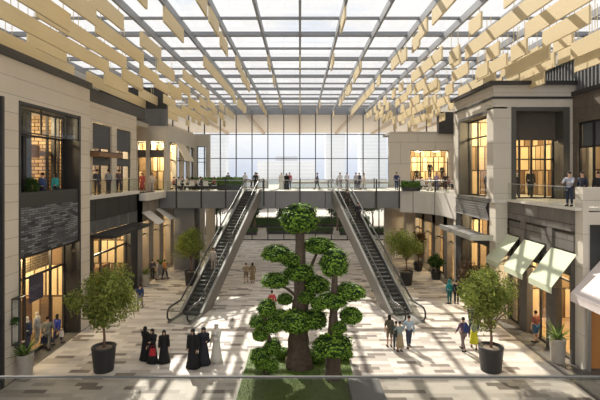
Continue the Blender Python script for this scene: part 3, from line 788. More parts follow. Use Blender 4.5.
def crown_mesh(seed,R,Hh,n,leaf,m,nb=22,core=.0):
    r=random.Random(seed); mb=MB(); cs=[]
    for _ in range(nb):
        d=rvec(r); k=r.uniform(.35,.82); cs.append((Vector((d.x*R*k,d.y*R*k,d.z*Hh*k)), R*r.uniform(.26,.40)))
    for i in range(n):
        c,rad=r.choice(cs); d=rvec(r); p=c+d*rad*r.uniform(.45,1.05)
        leaf_quad(mb,p,(d+rvec(r)),leaf*r.uniform(.6,1.3),r,.38)
    me=mb.mesh('foliage'); me.materials.append(m); return me
def pot_mb(R,H):
    return MB().lathe([(R*.78,0),(R*.80,.03),(R*.97,H-.08),(R*1.0,H-.06),(R*1.0,H),(R*.9,H),(R*.88,H-.08)],n=28)
def potted_tree(label,x,y,R,CR,CH,cz,seed,leafm=None,n=5200,Hp=1.15):
    t=thing('potted_tree',label,'potted tree',(x,y,0))
    pp=pot_mb(R,Hp).build('pot',black,t)
    MB().lathe([(R*.86,Hp-.10),(R*.5,Hp-.07),(.03,Hp-.06)],n=24).build('soil',soil,pp)
    r=random.Random(seed); mb=MB()
    fork=Hp+.55*(cz-CH-Hp)+.35
    mb.tube([(0,0,Hp-.15),(.03,.0,Hp+.4),(-.02,.02,fork)],[.075,.06,.055],8)
    for i in range(9):
        a=2*PI*i/9+r.uniform(-.3,.3); rr=CR*r.uniform(.35,.75); zz=cz+CH*r.uniform(-.35,.55)
        mb.tube([(-.02,.02,fork-.1),(rr*.35*math.cos(a),rr*.35*math.sin(a),fork+(zz-fork)*.45),(rr*math.cos(a),rr*math.sin(a),zz)],[.04,.028,.012],6)
    mb.build('trunk',bark2,t)
    f=bpy.data.objects.new('foliage',crown_mesh(seed,CR,CH,n,.17,leafm or greenB)); COL.objects.link(f); f.parent=t; f.location=(0,0,cz)
    return t
potted_tree('bushy potted tree in a black pot, front left near the pair of shoppers',-9.25,20.75,.56,1.75,1.30,3.45,5,n=8500)
potted_tree('bushy potted tree in a black pot, front right by the pair with the yellow skirt',9.0,20.75,.58,1.78,1.32,3.5,8,n=9500)
potted_tree('smaller potted tree in a dark pot beside the left escalator',-9.05,36.6,.56,1.8,1.25,3.45,11,n=6000)
potted_tree('smaller potted tree in a dark pot beside the right escalator',8.85,36.6,.56,1.85,1.25,3.35,14,n=6000)
# dark shrubby tree right
def shrub(label,x,y,R,H,cz,seed,m,n=2600,pot=True,leaf=.2):
    t=thing('potted_shrub',label,'potted shrub',(x,y,0))
    pot_mb(.45,.8).build('pot',black,t)
    MB().tube([(0,0,.7),(.04,0,cz)],[.06,.04],6).build('stem',bark2,t)
    f=bpy.data.objects.new('foliage',crown_mesh(seed,R,H,n,leaf,m)); COL.objects.link(f); f.parent=t; f.location=(0,0,cz)
shrub('dark red-leaved shrub under the grey canopy on the right',10.95,27.6,1.15,1.45,2.55,21,darkred)
shrub('dark-leaved shrub beside the far right potted tree',11.3,42,1.0,1.3,2.6,22,darkred,1600)
shrub('small dark shrub in front of the shops below the right terrace',11.9,38.5,.7,.8,1.6,23,greenC,1200)
def agave(label,x,y,R,H,s=1.0,seed=1,up=1.0):
    t=thing('potted_plant',label,'potted plant',(x,y,0.012))
    pp=pot_mb(R,H).build('pot',pot_lt,t)
    MB().lathe([(R*.86,H-.1),(.03,H-.06)],n=16).build('soil',soil,pp)
    r=random.Random(seed); mb=MB()
    for i in range(34):
        a=r.uniform(0,2*PI); L_=s*r.uniform(.55,.95); lift=r.uniform(.25,1.2)*up; w=.055*s
        pts=[]; 
        for k in range(5):
            f=k/4; rr=L_*f*math.cos(min(1.4,lift)); z=H-.08+L_*f*math.sin(min(1.45,lift))-.28*L_*f*f*(1.3-lift if lift<1.3 else 0)
            pts.append((rr,z,w*(1-f)**.7*(1 if k else .6)))
        d=Vector((math.cos(a),math.sin(a),0)); q=Vector((-math.sin(a),math.cos(a),0)); vs=[]
        for rr,z,ww in pts:
            vs+= [d*rr+q*ww+Vector((0,0,z)), d*rr-q*ww+Vector((0,0,z))]
        mb.add(vs,[(2*k,2*k+1,2*k+3,2*k+2) for k in range(4)])
    mb.build('leaves',greenD,t); return t
agave('spiky green plant in a tall pale pot at the foot of the near left pier',-12.4,19.85,.36,1.15,1.2,1)
agave('spiky green plant in a tall pale pot near the right shop windows',12.65,21.6,.38,1.2,1.2,2)
agave('spiky plant in a pale pot beside the pier of the second left block',-12.7,36.2,.35,1.0,1.0,3)
agave('spiky plant in a pale pot behind the group of three on the left',-12.7,40.2,.35,1.0,1.0,4)
agave('spiky plant in a pale pot farthest along the left shops',-12.5,44.5,.4,1.1,1.3,5)
agave('green plant in a pale pot inside the upper left loggia window',-13.45,21.6,.01,.02,.01,6) if False else None
def bushy(label,x,y,z,R,H,seed,m=None,n=900):
    t=thing('potted_bush',label,'potted plant',(x,y,z)); pot_mb(.28,.5).build('pot',black,t)
    f=bpy.data.objects.new('foliage',crown_mesh(seed,R,H,n,.13,m or greenC)); COL.objects.link(f); f.parent=t; f.location=(0,0,.5+H*.8)
bushy('round green bush in a pot behind the upper left parapet',-13.35,22.0,7.62,.42,.62,31)
def hedge(label,x0,x1,y0,y1,z0,hp,hh,seed,n,group=None,lm=None):
    t=thing('planter_hedge',label,'hedge',((x0+x1)/2,(y0+y1)/2,z0),0,group); hx=(x1-x0)/2; hy=(y1-y0)/2
    MB().box(-hx,hx,-hy,hy,0,hp).build('planter_box',metal_dk,t)
    r=random.Random(seed); mb=MB()
    mb.box(-hx+.08,hx-.08,-hy+.08,hy-.08,hp-.05,hp+hh-.1,1)
    for _ in range(n):
        x=r.uniform(-hx,hx);y=r.uniform(-hy,hy);z=r.uniform(hp,hp+hh)
        f=r.choice('xyzz')
        if f=='x': x=r.choice((-hx,hx))
        elif f=='y': y=r.choice((-hy,hy))
        else: z=hp+hh
        leaf_quad(mb,Vector((x+r.uniform(-.06,.06),y+r.uniform(-.06,.06),z+r.uniform(-.08,.08))),rvec(r),.14,r,.6)
    mb.build('foliage',[lm or (greenE if z0>1 else greenC),green_core],t)
hedge('clipped green hedge in a dark planter at the head of the left escalator',-8.0,-5.7,42.6,43.5,7.62,.55,.6,41,1500)
hedge('long low green hedge in a planter behind the café tables',-11.6,-8.1,46.2,46.9,7.62,.5,.6,42,1500)
hedge('green hedge planter at the left end of the curved terrace rail',9.6,11.2,41.0,41.7,7.62,.35,.45,43,900)

# ================================================================== CAFÉ FURNITURE
chw=mat('white_chair',(.78,.75,.70),.6); chb=mat('tan_wicker_chair',(.40,.28,.16),.7)
def make_chair(m,label,group):
    t=thing('cafe_chair',label,'chair',(0,0,0),0,group)
    MB().box(-.23,.23,-.22,.24,.42,.47).build('seat',m,t,.01)
    MB().prism([(-.23,-.22,.5),(.23,-.22,.5),(.23,-.32,.9),(-.23,-.32,.9)],(0,.03,0)).build('backrest',m,t)
    for sx in (-1,1):
        for sy in (-1,1): MB().tube([(sx*.2,sy*.2,.42),(sx*.22,sy*.23,0)],.018,6).build('leg',metal_dk,t)
    return t
def make_table(label,group):
    t=thing('cafe_table',label,'table',(0,0,0),0,group)
    MB().lathe([(.40,.71),(.42,.72),(.42,.74),(.40,.75)],n=24).build('table_top',plaster_w,t)
    MB().tube([(0,0,.03),(0,0,.72)],.03).build('pedestal',metal_dk,t); MB().lathe([(.25,0),(.24,.03),(.05,.04)],n=18).build('base',metal_dk,t)
    return t
Z2=7.62
tabs=[(-11.7,43.1,'at the café left end'),(-10.4,43.3,'second from left in the café'),(-10.9,45.1,'farthest back in the café'),(-9.05,43.1,'nearest the hedge in the café'),
      (12.3,45.0,'leftmost on the right terrace'),(14.2,46.0,'middle on the right terrace'),(15.9,45.2,'rightmost on the right terrace')]
T0=None; C0={}
pos=['balustrade side','on the far side','on the left','on the right']
for i,(x,y,wh) in enumerate(tabs):
    g='round café tables'
    if T0 is None: T0=make_table('small round pale café table '+wh,g); T0.location=(x,y,Z2)
    else: dup(T0,(x,y,Z2),0,'small round pale café table '+wh,g)
    for j,(dx,dy,rz) in enumerate(((0,-.68,0),(0,.68,PI),(-.68,0,-PI/2),(.68,0,PI/2))):
        if j==1 and i%2: continue
        key='w' if (i%3!=2) else 't'; m=chw if key=='w' else chb
        lab=('white' if key=='w' else 'tan')+' café chair '+pos[j]+' of table '+wh
        g2='café chairs'
        if key not in C0: C0[key]=make_chair(m,lab,g2); C0[key].location=(x+dx,y+dy,Z2); C0[key].rotation_euler=(0,0,rz)
        else: dup(C0[key],(x+dx,y+dy,Z2),rz,lab,g2)

# ================================================================== AWNINGS RIGHT
def awning(label,y0,y1,m,x=13.2,zt=5.40,zb=3.85,pr=1.2,val=.32):
    t=thing('shop_awning',label,'awning',(x,y0,0))
    w=y1-y0
    MB().prism([(0,0,zt),(-pr,0,zb),(-pr,0,zb-.03),(0,0,zt-.04)],(0,w,0)).build('canopy_cloth',m,t)
    v=MB(); v.box(-pr-.01,-pr+.01,0,w,zb-val,zb)
    v.prism([(0,0,zt),(-pr,0,zb),(-pr,0,zb-val),],(0,.015,0)) if False else None
    v.build('valance',m,t)
    fr=MB()
    for yy in (.04,w-.04): fr.tube([(0,yy,zb-.1),(-pr+.03,yy,zb-.06)],.02,6)
    fr.tube([(-pr+.03,.03,zb-.05),(-pr+.03,w-.03,zb-.05)],.02,6)
    fr.build('frame',metal_dk,t)
awn=mat('pale_green_awning',(.56,.60,.44),.8,0,.04,2)
awning('pale green shop awning nearest the front, right side',21.0,23.1,awn)
awning('pale green shop awning, middle of the three on the right',23.75,25.9,awn)
awning('pale green shop awning, farthest of the three on the right',26.55,28.4,awn)
pk=mat('pale_pink_awning',(.66,.59,.57),.8,0,.04,2)
awning('large pale pink awning at the right edge above the orange timber front',16.6,20.65,pk,x=14.1,zt=5.2,zb=3.68,pr=1.4,val=.38)
# white canopies low left
wh=mat('white_sail_cloth',(.62,.58,.53),.8,0,.04,2)
for i,(y0,y1,l_) in enumerate(((36.9,38.9,'nearer'),(40.4,43.2,'farther'))):
    t=thing('shop_awning','white cloth awning over the lower left shops, the '+l_+' one','awning',(-13.25,y0,0))
    MB().prism([(0,0,6.0),(1.3,0,5.0),(1.3,0,4.95),(0,0,5.95)],(0,y1-y0,0)).build('canopy_cloth',wh,t)
    MB().tube([(0,.05,5.0),(1.28,.05,4.98)],.02).tube([(0,y1-y0-.05,5.0),(1.28,y1-y0-.05,4.98)],.02).build('frame',metal_dk,t)

# ================================================================== SHOP CONTENTS
def shelf(label,x,y,z,rz,w=2.0,h=2.2,n=5,seed=0,m=None,group='shop display shelves'):
    t=thing('display_shelf',label,'shelf',(x,y,z),rz,group); m=m or woodd
    for sx in (-w/2,w/2-.05): MB().box(sx,sx+.05,-.2,.2,0,h).build('side_panel',m,t)
    MB().box(-w/2,w/2,.18,.2,0,h).build('back_panel',m,t)
    for i in range(n): MB().box(-w/2+.05,w/2-.05,-.2,.18,.1+i*(h-.15)/(n-1)-.02,.1+i*(h-.15)/(n-1)+.02).build('shelf_board',m,t)
    return t
cols=[(.55,.42,.28),(.30,.12,.08),(.12,.16,.26),(.62,.58,.50),(.10,.09,.08),(.25,.30,.20)]
def goods(x,y,z,along,n,where,seed,w=1.8):
    r=random.Random(seed)
    for i in range(n):
        c=cols[r.randrange(6)]; s=w/n
        o=MB().box(-s*.38,s*.38,-.13,.13,0,r.uniform(.15,.3)).build('folded_clothes',mat('cloth_%d'%cols.index(c),c,.8),None,.02)
        d=(i+.5)*s-w/2
        o.location=(x+(0 if along=='y' else d), y+(d if along=='y' else 0), z); o.rotation_euler=(0,0,PI/2 if along=='y' else 0)
        tag(o,'small folded garment stack on a shelf '+where,'clothes',group='folded goods '+where)
SH=[(-15.6,24.3,.015,-PI/2,'in the near left street shop'),(-15.3,34.0,.015,-PI/2,'in the shop under the dark canopy'),
    (16.4,22.9,.015,PI/2,'in the nearest awning shop'),(16.4,25.4,.015,PI/2,'in the second awning shop'),
    (15.9,38.4,.015,PI/2,'in the nearest shop below the right terrace'),(-16.2,44.2,.015,-PI/2,'in the lit shop below the bridge')]
for i,(x,y,z,rz,wh_) in enumerate(SH):
    # backs to the rear wall: back panel at local +y
    shelf('brown timber display shelf '+wh_,x,y,z,rz+ (PI if False else 0) + (PI if x<0 else PI)*0 ,seed=i)
    for lev in range(4): goods(x,y,z+.12+lev*.5125,'y',5,wh_,i*10+lev)
shelf('tall dark shelf by the red-orange stand in the shop under the dark canopy',-14.6,29.6,.015,-PI/2,1.2,2.6)
o=MB().box(-.9,.9,-.35,.35,0,1.15).box(-.95,.95,-.4,.4,1.15,1.22).build('shop_counter',mat('orange_counter',(.55,.14,.04),.5)); o.location=(-14.55,33.2,.015); o.rotation_euler=(0,0,PI/2); tag(o,'orange-red counter in the shop under the dark canopy','counter')
o=MB().box(-.8,.8,-.35,.35,0,.9).box(-.85,.85,-.4,.4,.9,.97).build('display_table',woodc); o.location=(-14.7,21.0,.015); o.rotation_euler=(0,0,PI/2); tag(o,'low orange timber display block behind the near left shop window','table')
o=MB().box(-.7,.7,-.03,.03,0,2.7).build('partition_panel',cream); o.location=(-15.2,22.3,.015); o.rotation_euler=(0,0,PI/2-.2); tag(o,'tall cream slatted panel inside the near left street shop','panel')
# sign banner (dark purple with faint letters)
t=thing('hanging_sign','dark purple hanging sign with faint letters inside the near left shop window','sign',(-14.0,23.35,2.55),0)
MB().box(-.02,.02,-.62,.62,0,1.35).build('sign_panel',mat('purple_sign',(.035,.025,.06),.5),t)
MB().tube([(0,-.5,1.35),(0,-.5,2.6)],.01,5).build('cord',metal_dk,t); MB().tube([(0,.5,1.35),(0,.5,2.6)],.01,5).build('cord',metal_dk,t)
tx=bpy.data.curves.new('lettering','FONT'); tx.body='NOMA'; tx.size=.36; tx.extrude=.004; tx.align_x='CENTER'
tx.materials.append(mat('dim_letter',(.16,.14,.2),.6)); t0_=bpy.data.objects.new('tmp',tx); COL.objects.link(t0_)
dg_=bpy.context.evaluated_depsgraph_get(); tm=bpy.data.meshes.new_from_object(t0_.evaluated_get(dg_)); bpy.data.objects.remove(t0_)
to=bpy.data.objects.new('lettering',tm); COL.objects.link(to); to.parent=t; to.location=(.025,0,.6); to.rotation_euler=(PI/2,0,PI/2)
# wall lantern like fitting on pier
for y,l_ in ((19.95,'near left pier'),(26.9,'second left pier')):
    t=thing('wall_bracket_planter','small green plant in a bracket on the '+l_,'wall plant',(XL+.02,y-.5,2.6))
    MB().box(0,.22,-.02,.02,0,.04).build('bracket',metal_dk,t)
    f=bpy.data.objects.new('foliage',crown_mesh(50,.2,.2,160,.12,greenC,8)); COL.objects.link(f); f.parent=t; f.location=(.22,0,.1)
t=thing('glass_lantern','tall thin glass lantern case on the near left pier','wall lamp',(XL+.02,19.85,1.6))
q=MB()
for a,b_ in ((0,-.25),(0,.25),(.3,-.25),(.3,.25)): q.box(a-.015,a+.015,b_-.015,b_+.015,0,2.1)
q.box(-.02,.32,-.27,.27,0,.04).box(-.02,.32,-.27,.27,2.06,2.1); q.build('frame',metal_dk,t); MB().box(.05,.06,-.22,.22,.05,2.05).build('pane',pane,t)

# ================================================================== OUTSIDE
can=MB().box(-60,60,61.6,98,18.25,18.9); o=struct('trim_14',can,mat('outdoor_canopy_soffit',(.82,.74,.66),.8))
for i in range(9):
    o=MB().box(-.25,.25,0,36,-.45,0).build('canopy_beam',mat('canopy_beam_timber',(.66,.55,.45),.7)); o.location=(-32+i*8,61.8,18.25)
    tag(o,'timber beam under the outdoor canopy beyond the end glass wall','beam',group='outdoor canopy beams')
def tower(label,x,y,w,d,h,c,floors):
    t=thing('glass_tower',label,'building',(x,y,0))
    wl=MB().box(-w/2,w/2,-d/2,d/2,0,h).build('walls',mat('tower_%d'%int(x*10+1000),c,.5,0,.05,.1),t)
    q=MB(); n=floors
    for i in range(n): z=h*(i+.3)/n; q.box(-w/2-.1,w/2+.1,-d/2-.15,-d/2,z,z+h/n*.45)
    q.build('window_band',mat('tower_glass',(.82,.85,.90),.3),wl)  # pale band colour kept near the wall tone, as if washed by haze
    q=MB(); q.box(-w*.2,w*.2,-d*.2,d*.2,h,h+(4 if h>15 else .6)); q.build('roof_plant',mat('tower_roof',(.6,.62,.67),.6),t)
hz=(.86,.88,.92)  # distance haze put into the pale tower colours; no haze volume is built
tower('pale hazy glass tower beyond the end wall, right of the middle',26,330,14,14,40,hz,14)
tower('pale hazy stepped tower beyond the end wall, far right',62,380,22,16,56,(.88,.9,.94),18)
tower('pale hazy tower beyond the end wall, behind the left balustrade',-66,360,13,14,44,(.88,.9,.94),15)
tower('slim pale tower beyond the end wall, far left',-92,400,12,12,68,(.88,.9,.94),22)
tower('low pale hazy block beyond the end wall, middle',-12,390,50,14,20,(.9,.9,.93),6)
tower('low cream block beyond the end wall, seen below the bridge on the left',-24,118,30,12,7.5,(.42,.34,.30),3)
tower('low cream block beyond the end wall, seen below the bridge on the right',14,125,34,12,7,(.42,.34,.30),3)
for i,(x,y,w_) in enumerate(((-11,66,9),(0,67,10),(10,66,8),(-4,75,12),(7,76,10))):
    hedge(['outdoor hedge beyond the glass wall, left one','outdoor hedge beyond the glass wall, middle one','outdoor hedge beyond the glass wall, right one','far outdoor hedge, left one','far outdoor hedge, right one'][i],x-w_/2,x+w_/2,y,y+1.2,0,.4,.6 if i<3 else 1.3,60+i,1800)
def outdoor_tree(label,x,y,H,R,seed,n=1500):
    t=thing('outdoor_tree',label,'tree',(x,y,0),0)
    MB().tube([(0,0,0),(.1,0,H*.5),(0,0,H)],[.18,.13,.08],8).build('trunk',bark2,t)
    f=bpy.data.objects.new('foliage',crown_mesh(seed,R,R*.8,n,.4,greenC)); COL.objects.link(f); f.parent=t; f.location=(0,0,H+R*.4)
for i,(x,y,h,R,l_) in enumerate(((-13.3,70,3.4,2.0,'behind the left column under the bridge'),(-7.5,72,2.6,1.8,'just left of the middle below the bridge'),(-2.5,69,2.4,1.5,'behind the big clipped tree'),(6.0,71,2.8,1.8,'beside the right escalator'),(11.5,70,3.2,2.0,'at the far right'))):
    outdoor_tree('outdoor tree beyond the glass wall, '+l_,x,y,h,R,70+i)
# ================================================================== PEOPLE
def skin(joints, edges, sub=1):
    me=bpy.data.meshes.new('sk'); me.from_pydata([j[0] for j in joints],edges,[]); me.update()
    o=bpy.data.objects.new('sk',me); COL.objects.link(o)
    o.modifiers.new('s','SKIN'); 
    for i,j in enumerate(joints):
        v=me.skin_vertices[0].data[i]; r=j[1]; v.radius=(r,r) if not isinstance(r,tuple) else r; v.use_root=(i==0)
    sb=o.modifiers.new('u','SUBSURF'); sb.levels=sub; sb.render_levels=sub
    dg=bpy.context.evaluated_depsgraph_get(); dg.update()
    out=bpy.data.meshes.new_from_object(o.evaluated_get(dg)); bpy.data.objects.remove(o); bpy.data.meshes.remove(me)
    vs=[tuple(v.co) for v in out.vertices]; fs=[tuple(p.vertices) for p in out.polygons]; bpy.data.meshes.remove(out)
    return vs,fs
def lerp(a,b,f): return tuple(a[i]+(b[i]-a[i])*f for i in range(3))
def pose(stride=.0, armL=(0,0), armR=(0,0), seated=False, bend=0):
    """returns joint dict. arm=(forward angle, elbow bend) radians; +y forward"""
    J={}
    if seated:
        J['pel']=(0,0,.55); hz=.52
    else: J['pel']=(0,0,.93-abs(stride)*.12); hz=J['pel'][2]-.03
    pz=J['pel'][2]
    J['wai']=(0,.01,pz+.16); J['che']=(0,.02,pz+.36); J['nek']=(0,.02,pz+.52); J['h0']=(0,.03,pz+.60); J['h1']=(0,.04,pz+.69); J['h2']=(0,.03,pz+.77)
    for s,nm,arm in ((-1,'L',armL),(1,'R',armR)):
        sh=(s*.18,.015,pz+.46); a,b=arm; U=.29; Fo=.26
        el=(sh[0]+s*.05, sh[1]+U*math.sin(a), sh[2]-U*math.cos(a))
        wr=(el[0]-s*.01+ (-s*.08 if b>.8 else 0), el[1]+Fo*math.sin(a+b), el[2]-Fo*math.cos(a+b))
        ha=(wr[0], wr[1]+.08*math.sin(a+b), wr[2]-.08*math.cos(a+b))
        J['s'+nm]=sh; J['e'+nm]=el; J['w'+nm]=wr; J['a'+nm]=ha
        if seated:
            J['hp'+nm]=(s*.10,.04,.53); J['kn'+nm]=(s*.12,.46,.52); J['an'+nm]=(s*.12,.44+(.06 if s>0 else 0),.09); J['to'+nm]=(s*.13,.60+(.06 if s>0 else 0),.035)
        else:
            st=stride*s
            J['hp'+nm]=(s*.09,0,hz); J['kn'+nm]=(s*.10,st*.55+(.05 if stride else .015),hz*.53); 
            back= stride and st<0
            J['an'+nm]=(s*.10,st,.09+(.05 if back else 0)); J['to'+nm]=(s*.115,st+.15,.035)
    return J
def person_meshes(J, long_sleeve=True, short_legs=False):
    out={}
    # body: one continuous skin
    order=['pel','wai','che','nek','h0','h1','h2']; rad=[.115,.105,.125,.055,.06,.088,.072]
    idx={k:i for i,k in enumerate(order)}; js=[(J[k],r) for k,r in zip(order,rad)]; ed=[(i,i+1) for i in range(6)]
    def addj(k,r,par):
        idx[k]=len(js); js.append((J[k],r)); ed.append((idx[par],idx[k]))
    for n in 'LR':
        addj('s'+n,.055,'che'); addj('e'+n,.042,'s'+n); addj('w'+n,.028,'e'+n); addj('a'+n,.035,'w'+n)
        addj('hp'+n,.085,'pel'); addj('kn'+n,.058,'hp'+n); addj('an'+n,.038,'kn'+n); addj('to'+n,.035,'an'+n)
    vs,fs=skin(js,ed)
    m=MB(); m.add(vs,fs,0,True)
    # face details and fingers
    h=J['h1']; x,y,z=h
    m.ball((x,y+.088,z-.01),(.012,.022,.02),6,4,0)
    for s in (-1,1):
        m.ball((x+s*.032,y+.074,z+.012),(.012,.012,.008),6,4,1); m.ball((x+s*.086,y-.005,z),(.012,.022,.032),6,4,0)
    m.ball((x,y+.076,z-.045),(.022,.010,.006),6,4,2)
    for n,s in (('L',-1),('R',1)):
        w=Vector(J['w'+n]); a=Vector(J['a'+n]); d=(a-w).normalized(); side=Vector((0,1,0)) if abs(d.y)<.8 else Vector((s*1.0,0,0)); inn=d.cross(side).normalized()
        side=inn.cross(d).normalized()
        for i,l in enumerate((.065,.075,.07,.055)):
            b=a+side*(.027-.018*i); m.tube([b,b+d*l*.5+inn*.004,b+d*l+inn*.02*(1 if inn.x*s<0 else -1)],[.0095,.0085,.006],5)
        b=w+d*.03+side*.03; m.tube([b,b+side*.03+d*.03,b+side*.035+d*.06],[.011,.010,.007],5)
    out['body']=m
    # top
    def sub(keys,eds,rr):
        ii={k:i for i,k in enumerate(keys)}
        return skin([(J2[k],r) for k,r in zip(keys,rr)],[(ii[a],ii[b]) for a,b in eds])
    J2=dict(J)
    J2['hemL']=lerp(J['pel'],J['wai'],-.15); J2['col']=lerp(J['che'],J['nek'],.75)
    keys=['che','wai','hemL','col','sL','eL','sR','eR']; eds=[('che','wai'),('wai','hemL'),('che','col'),('che','sL'),('sL','eL'),('che','sR'),('sR','eR')]
    rr=[.148,.13,.142,.072,.072,.058,.072,.058]
    if long_sleeve:
        for n in 'LR':
            J2['c'+n]=lerp(J['e'+n],J['w'+n],.93); keys.append('c'+n); rr.append(.042); eds.append(('e'+n,'c'+n))
    vs,fs=sub(keys,eds,rr); q=MB(); q.add(vs,fs,0,True); out['top']=q
    keys=['pel','hpL','knL','hpR','knR']; eds=[('pel','hpL'),('hpL','knL'),('pel','hpR'),('hpR','knR')]; rr=[.128,.10,.075,.10,.075]
    if not short_legs:
        for n in 'LR':
            J2['cu'+n]=lerp(J['kn'+n],J['an'+n],.92); keys.append('cu'+n); rr.append(.058); eds.append(('kn'+n,'cu'+n))
    vs,fs=sub(keys,eds,rr); q=MB(); q.add(vs,fs,0,True); out['trousers']=q
    q=MB()
    for n in 'LR':
        a=J['an'+n]; b=J['to'+n]; q.tube([(a[0],a[1]-.06,.05+(a[2]-.09)),(a[0],a[1]+.02,.055+(a[2]-.09)*.8),(b[0],b[1],.04),(b[0],b[1]+.07,.03)],[.045,.052,.045,.025],8)
    out['shoes']=q
    q=MB(); q.ball((x,y-.022,z+.028),(.092,.092,.088),12,8); out['hair']=q
    q=MB(); q.ball((x,y-.022,z+.028),(.092,.092,.088),12,8); q.lathe([(.05,-.22),(.085,-.16),(.09,-.05),(.088,.03)],(x,y-.045,z),12,1,.6); out['long_hair']=q
    return out
POSES={}
def getpose(k):
    if k in POSES: return POSES[k]
    P={'stand':dict(armL=(.05,.15),armR=(-.03,.12)),
       'walk':dict(stride=.24,armL=(.4,.25),armR=(-.35,.15)),
       'walk2':dict(stride=-.2,armL=(-.3,.15),armR=(.35,.3)),
       'talk':dict(armL=(.35,1.5),armR=(.1,.3)),
       'lean':dict(armL=(.7,.9),armR=(.7,.9)),
       'reach':dict(stride=.12,armL=(.9,.3),armR=(.0,.2)),
       'seat':dict(seated=True,armL=(.5,1.0),armR=(.4,1.1))}[k]
    J=pose(**P); POSES[k]=(J,person_meshes(J),person_meshes(J,False,True)); return POSES[k]
skinA=[(.50,.30,.20),(.35,.20,.12),(.60,.40,.29)]
def cloth(c): return mat('cloth_%d_%d_%d'%tuple(int(v*99) for v in c),c,.85,0,.12,8)
eye=mat('eye_dark',(.02,.015,.012),.3); lip=mat('lip',(.35,.12,.10),.5)
MC={}
def cached(key,mb,mats):
    if key not in MC:
        me=mb.mesh(key[0]); 
        for m in mats: me.materials.append(m)
        MC[key]=me
    return MC[key]
def person(label,x,y,z=0,rz=0,kind='stand',top=(.2,.2,.25),bot=(.06,.06,.08),hair=(.02,.015,.01),sk=0,s=1.0,casual=False,longh=False,group=None,bag=None,backpack=None,skirt=None,cap=None,scarf=None):
    J,A,B=getpose(kind); S=B if casual else A
    t=thing('person',label,'person',(x,y,z),rz,group); t.scale=(s,)*3
    sm=mat('skin_%d'%sk,skinA[sk],.6,0,.05,5)
    def ch(n,key,mb,mats):
        o=bpy.data.objects.new(n,cached(key,mb,mats)); COL.objects.link(o); o.parent=t; return o
    ch('body',('body',kind,casual,sk),S['body'],[sm,eye,lip])
    ch('shirt' if casual else 'jacket',('top',kind,casual,top),S['top'],[cloth(top)])
    if skirt:
        pz=J['pel'][2]; q=MB().lathe([(.15,pz+.08-.93),(.17,pz-.08-.93),(.21,-.45),(.24,-.62)],(0,0,.93),16,1,.85,fold=.05); ch('skirt',('skirt',kind,skirt),q,[cloth(skirt)])
    else: ch('shorts' if casual else 'trousers',('tr',kind,casual,bot),S['trousers'],[cloth(bot)])
    ch('shoes',('shoes',kind,casual),S['shoes'],[cloth((.04,.035,.03))])
    if scarf: 
        h=J['h1']; q=MB(); q.ball((h[0],h[1]-.028,h[2]+.02),(.104,.10,.105),14,8); q.lathe([(.17,-.30),(.15,-.22),(.08,-.12),(.09,-.05)],(h[0],h[1]-.03,h[2]),14,1,.75); ch('headscarf',('scarf',kind,scarf),q,[cloth(scarf)])
    else: ch('hair',('hair',kind,longh,hair),S['long_hair' if longh else 'hair'],[cloth(hair)])
    if backpack:
        c=J['che']; q=MB(); q.ball((0,c[1]-.22,c[2]-.06),(.16,.10,.24),12,8); q.tube([(-.1,c[1]-.15,c[2]+.1),(-.1,c[1],c[2]+.17),(-.1,c[1]+.14,c[2]+.05)],.018,6); q.tube([(.1,c[1]-.15,c[2]+.1),(.1,c[1],c[2]+.17),(.1,c[1]+.14,c[2]+.05)],.018,6)
        ch('backpack',('bp',kind,backpack),q,[cloth(backpack)])
    if bag:
        a=J['aL']; bt=tag(empty('shopping_bag',(0,0,0)),None)
        bpy.data.objects.remove(bt)
        q=MB(); q.prism([(-.03,-.13,-.38),(.03,-.13,-.38),(.045,-.14,-.08),(-.045,-.14,-.08)],(0,.27,0)); q.tube([(0,-.07,-.08),(0,-.05,.02),(0,.05,.02),(0,.07,-.08)],.008,5)
        me=cached(('bag',bag),q,[cloth(bag)]); o=bpy.data.objects.new('shopping_bag',me); COL.objects.link(o)
        v=Matrix.Rotation(rz,3,'Z')@Vector((a[0]-.0,a[1],a[2]-.03)); o.location=(x+v.x*s,y+v.y*s,z+v.z*s); o.rotation_euler=(0,0,rz)
        tag(o,bag_label[bag]+' held by the '+label.split(',')[0][:40].replace('person','person'),'bag')
    return t
bag_label={}
